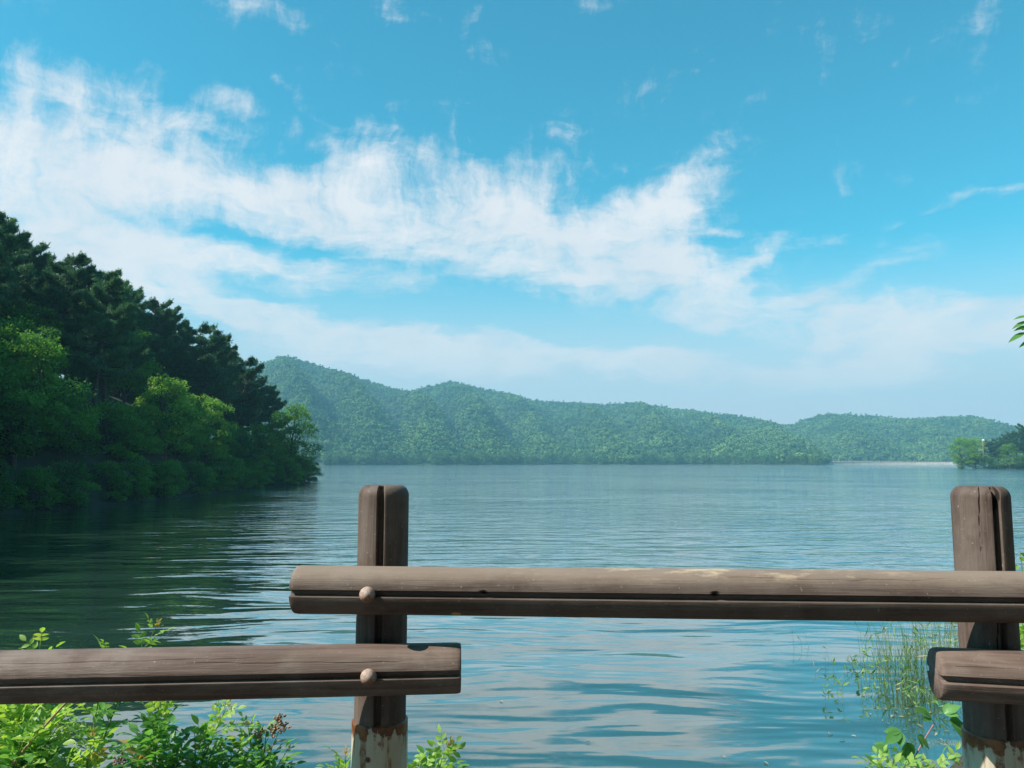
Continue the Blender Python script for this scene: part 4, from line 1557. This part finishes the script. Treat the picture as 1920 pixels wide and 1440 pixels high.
def water_plant(px, py, s):
    c = on_water(px, py)
    t = thing('water_plant', 'small leafy sprig standing out of the water left of the reeds', 'plant', (c.x, c.y, 0), 0, 'sprigs in the water left of the reeds')
    g = Geo()
    h = rg.uniform(0.10, 0.2) * s
    g.tube(np.array([[0, 0, -0.05], [0.01, 0, h]]), [0.003, 0.0015], 4)
    link_obj('stem', g.mesh('stem', 'stem_green', True), t)
    g = Geo()
    n = 9
    f = rg.uniform(0.3, 1, n)
    P = np.stack([0.01 * f, 0 * f, h * f], -1)
    d = unit(rg.normal(size=(n, 3)) * np.array([1, 1, 0.3]) + np.array([0, 0, 0.5]))
    L = rg.uniform(0.05, 0.11, n) * s
    leaf_cards(g, P + d * L[:, None] * 0.5, d, unit(rg.normal(size=(n, 3)) + np.array([0, 0, 1.5])), L, L * 0.26, rg.uniform(0, 1, n))
    link_obj('leaves', g.mesh('leaves', 'reed_green'), t)


for px, py in ((1562, 1255), (1583, 1262), (1598, 1248), (1608, 1262), (1625, 1240), (1552, 1284), (1570, 1298), (1613, 1282), (1632, 1275), (1650, 1290), (1580, 1320), (1548, 1318), (1616, 1312), (1640, 1255), (1660, 1305), (1700, 1325), (1720, 1335), (1745, 1330), (1760, 1345), (1690, 1310), (1730, 1300), (1640, 1305)):
    water_plant(px, py, rg.uniform(0.8, 1.3))

lm = []
for i in range(4):
    g = Geo()
    leaflet(g, np.array([-0.03, 0, 0]), np.array([1.0, 0, 0.05]), np.array([0, 0.1 * i, 1.0]), 0.055, 0.018, 0.2 + 0.2 * i)
    lm.append(g.mesh('floating_leaf', 'floating_debris', True))
spots_ = [(1558, 1378), (1700, 1330), (1640, 1326), (1632, 1340), (1655, 1352), (1665, 1358), (1690, 1345), (1712, 1338), (1705, 1352), (1725, 1362), (1740, 1350), (1752, 1368), (1765, 1388), (1772, 1398), (1580, 1388), (1600, 1381), (1660, 1330), (1622, 1322), (1357, 1420), (1437, 1432), (1554, 1375), (941, 1316), (760, 1376), (1755, 1378), (1775, 1372), (1785, 1360), (1742, 1338), (1718, 1326), (1680, 1336), (1672, 1344), (1798, 1420), (1780, 1415)]
for i, (px, py) in enumerate(spots_):
    c = on_water(px, py)
    o = link_obj('floating_leaf', lm[i % 4], None, (c.x, c.y, 0.012))
    o.rotation_euler = (rg.uniform(-.1, .1), rg.uniform(-.1, .1), rg.uniform(0, 6.28))
    q = rg.uniform(0.7, 1.5)
    o.scale = (q, q, q)
    tag(o, 'pale dead leaf floating on the water near the right bank' if px > 1540 else 'tiny pale scrap floating on the open water beyond the fence', 'leaf',
        'dead leaves floating by the right bank' if px > 1540 else 'scraps floating on open water')

c = on_water(1102, 1393)
t = thing('water_strider', 'tiny dark water strider insect on the water below the high rail', 'insect', (c.x, c.y, 0))
g = Geo()
g.tube(np.array([[-0.014, 0, 0.010], [-0.006, 0, 0.012], [0.006, 0, 0.012], [0.014, 0, 0.011]]), [0.0006, 0.0022, 0.0020, 0.0006], 6)
for sx in (-1, 1):
    for x0, x1, L in ((0.006, 0.016, 0.018), (0.001, 0.030, 0.040), (-0.004, -0.028, 0.036)):
        g.tube(np.array([[x0, 0, 0.011], [(x0 + x1) / 2, sx * L * 0.6, 0.018], [x1, sx * L, 0.002]]), [0.0009, 0.0008, 0.0005], 4)
link_obj('body', g.mesh('body', 'insect_dark', True), t)

# ------------------------------------------------------------------ tree at the right whose branch tip hangs into view
tb = Vector((4.9, 4.6, float(bank_z(np.array(4.9), np.array(4.6)))))
t = thing('overhanging_tree', 'leafy branch tip of a tree hanging in from the right edge', 'tree', tb)
g = Geo()
tp = np.array([[0, 0, -0.2], [0.05, 0.02, 1.2], [-0.05, 0.05, 2.4], [-0.25, 0.05, 3.4], [-0.35, 0.0, 4.4]])
g.tube(tp, [0.11, 0.095, 0.08, 0.055, 0.02], 9)
tip = np.array(at(1894, 622, 4.1))
brs = []
for e in (tip + np.array([0.10, 0.05, 0.02]), np.array([3.4, 4.4, 4.3]), np.array([5.9, 4.9, 4.5]), np.array([5.2, 5.9, 4.8]), np.array([4.4, 3.7, 5.0]), np.array([5.6, 3.9, 3.9])):
    st = np.array(tb) + tp[2] + (tp[3] - tp[2]) * 0.4
    pts = shoot_path(st, e, (0, 0, 0.22), 10)
    brs.append(pts)
    g.tube(pts - np.array(tb), np.linspace(0.035, 0.004, 10), 6)
link_obj('trunk', g.mesh('trunk', 'bark', True), t)
for bi, pts in enumerate(brs):
    leafy(t, tb, pts, 34, 1.0, f0=0.45, red=False, kinds='longleaf', spread=0.8)
for px, py, dx, dz, s in ((1905, 597, -1, -.1, .9), (1903, 606, -1, -.35, 1.0), (1908, 615, -1, -.2, 1.0), (1898, 627, -1, -.45, 1.1), (1912, 640, -1, -.45, 0.9), (1915, 650, -1, -.7, 0.8)):
    p = np.array(at(px + 26, py - 4, 4.12))
    place_leaf(t, tb, LEAF['longleaf'][px % 2], p, (dx, -0.1, dz), unit(np.array([0.1, -0.6, 0.8])), s)

# ------------------------------------------------------------------ haze


def b_haze(w, out, m):
    v = w.n('ShaderNodeVolumePrincipled')
    v.inputs['Color'].default_value = HAZE_COL
    v.inputs['Density'].default_value = HAZE_DENS
    v.inputs['Anisotropy'].default_value = 0.0
    w.link(v.outputs[0], out.inputs['Volume'])


HAZE_COL = (0.34, 0.77, 0.99, 1)
HAZE_DENS = 0.00040
material('haze_air', b_haze)
v, q = box_np(-2600, 2600, -250, 2700, -4.0, 250)
hz = link_obj('haze', mesh_np('haze', v, q[:, ::1], 'haze_air'))
struct(hz, 'thin blue haze over the lake', 'stuff')
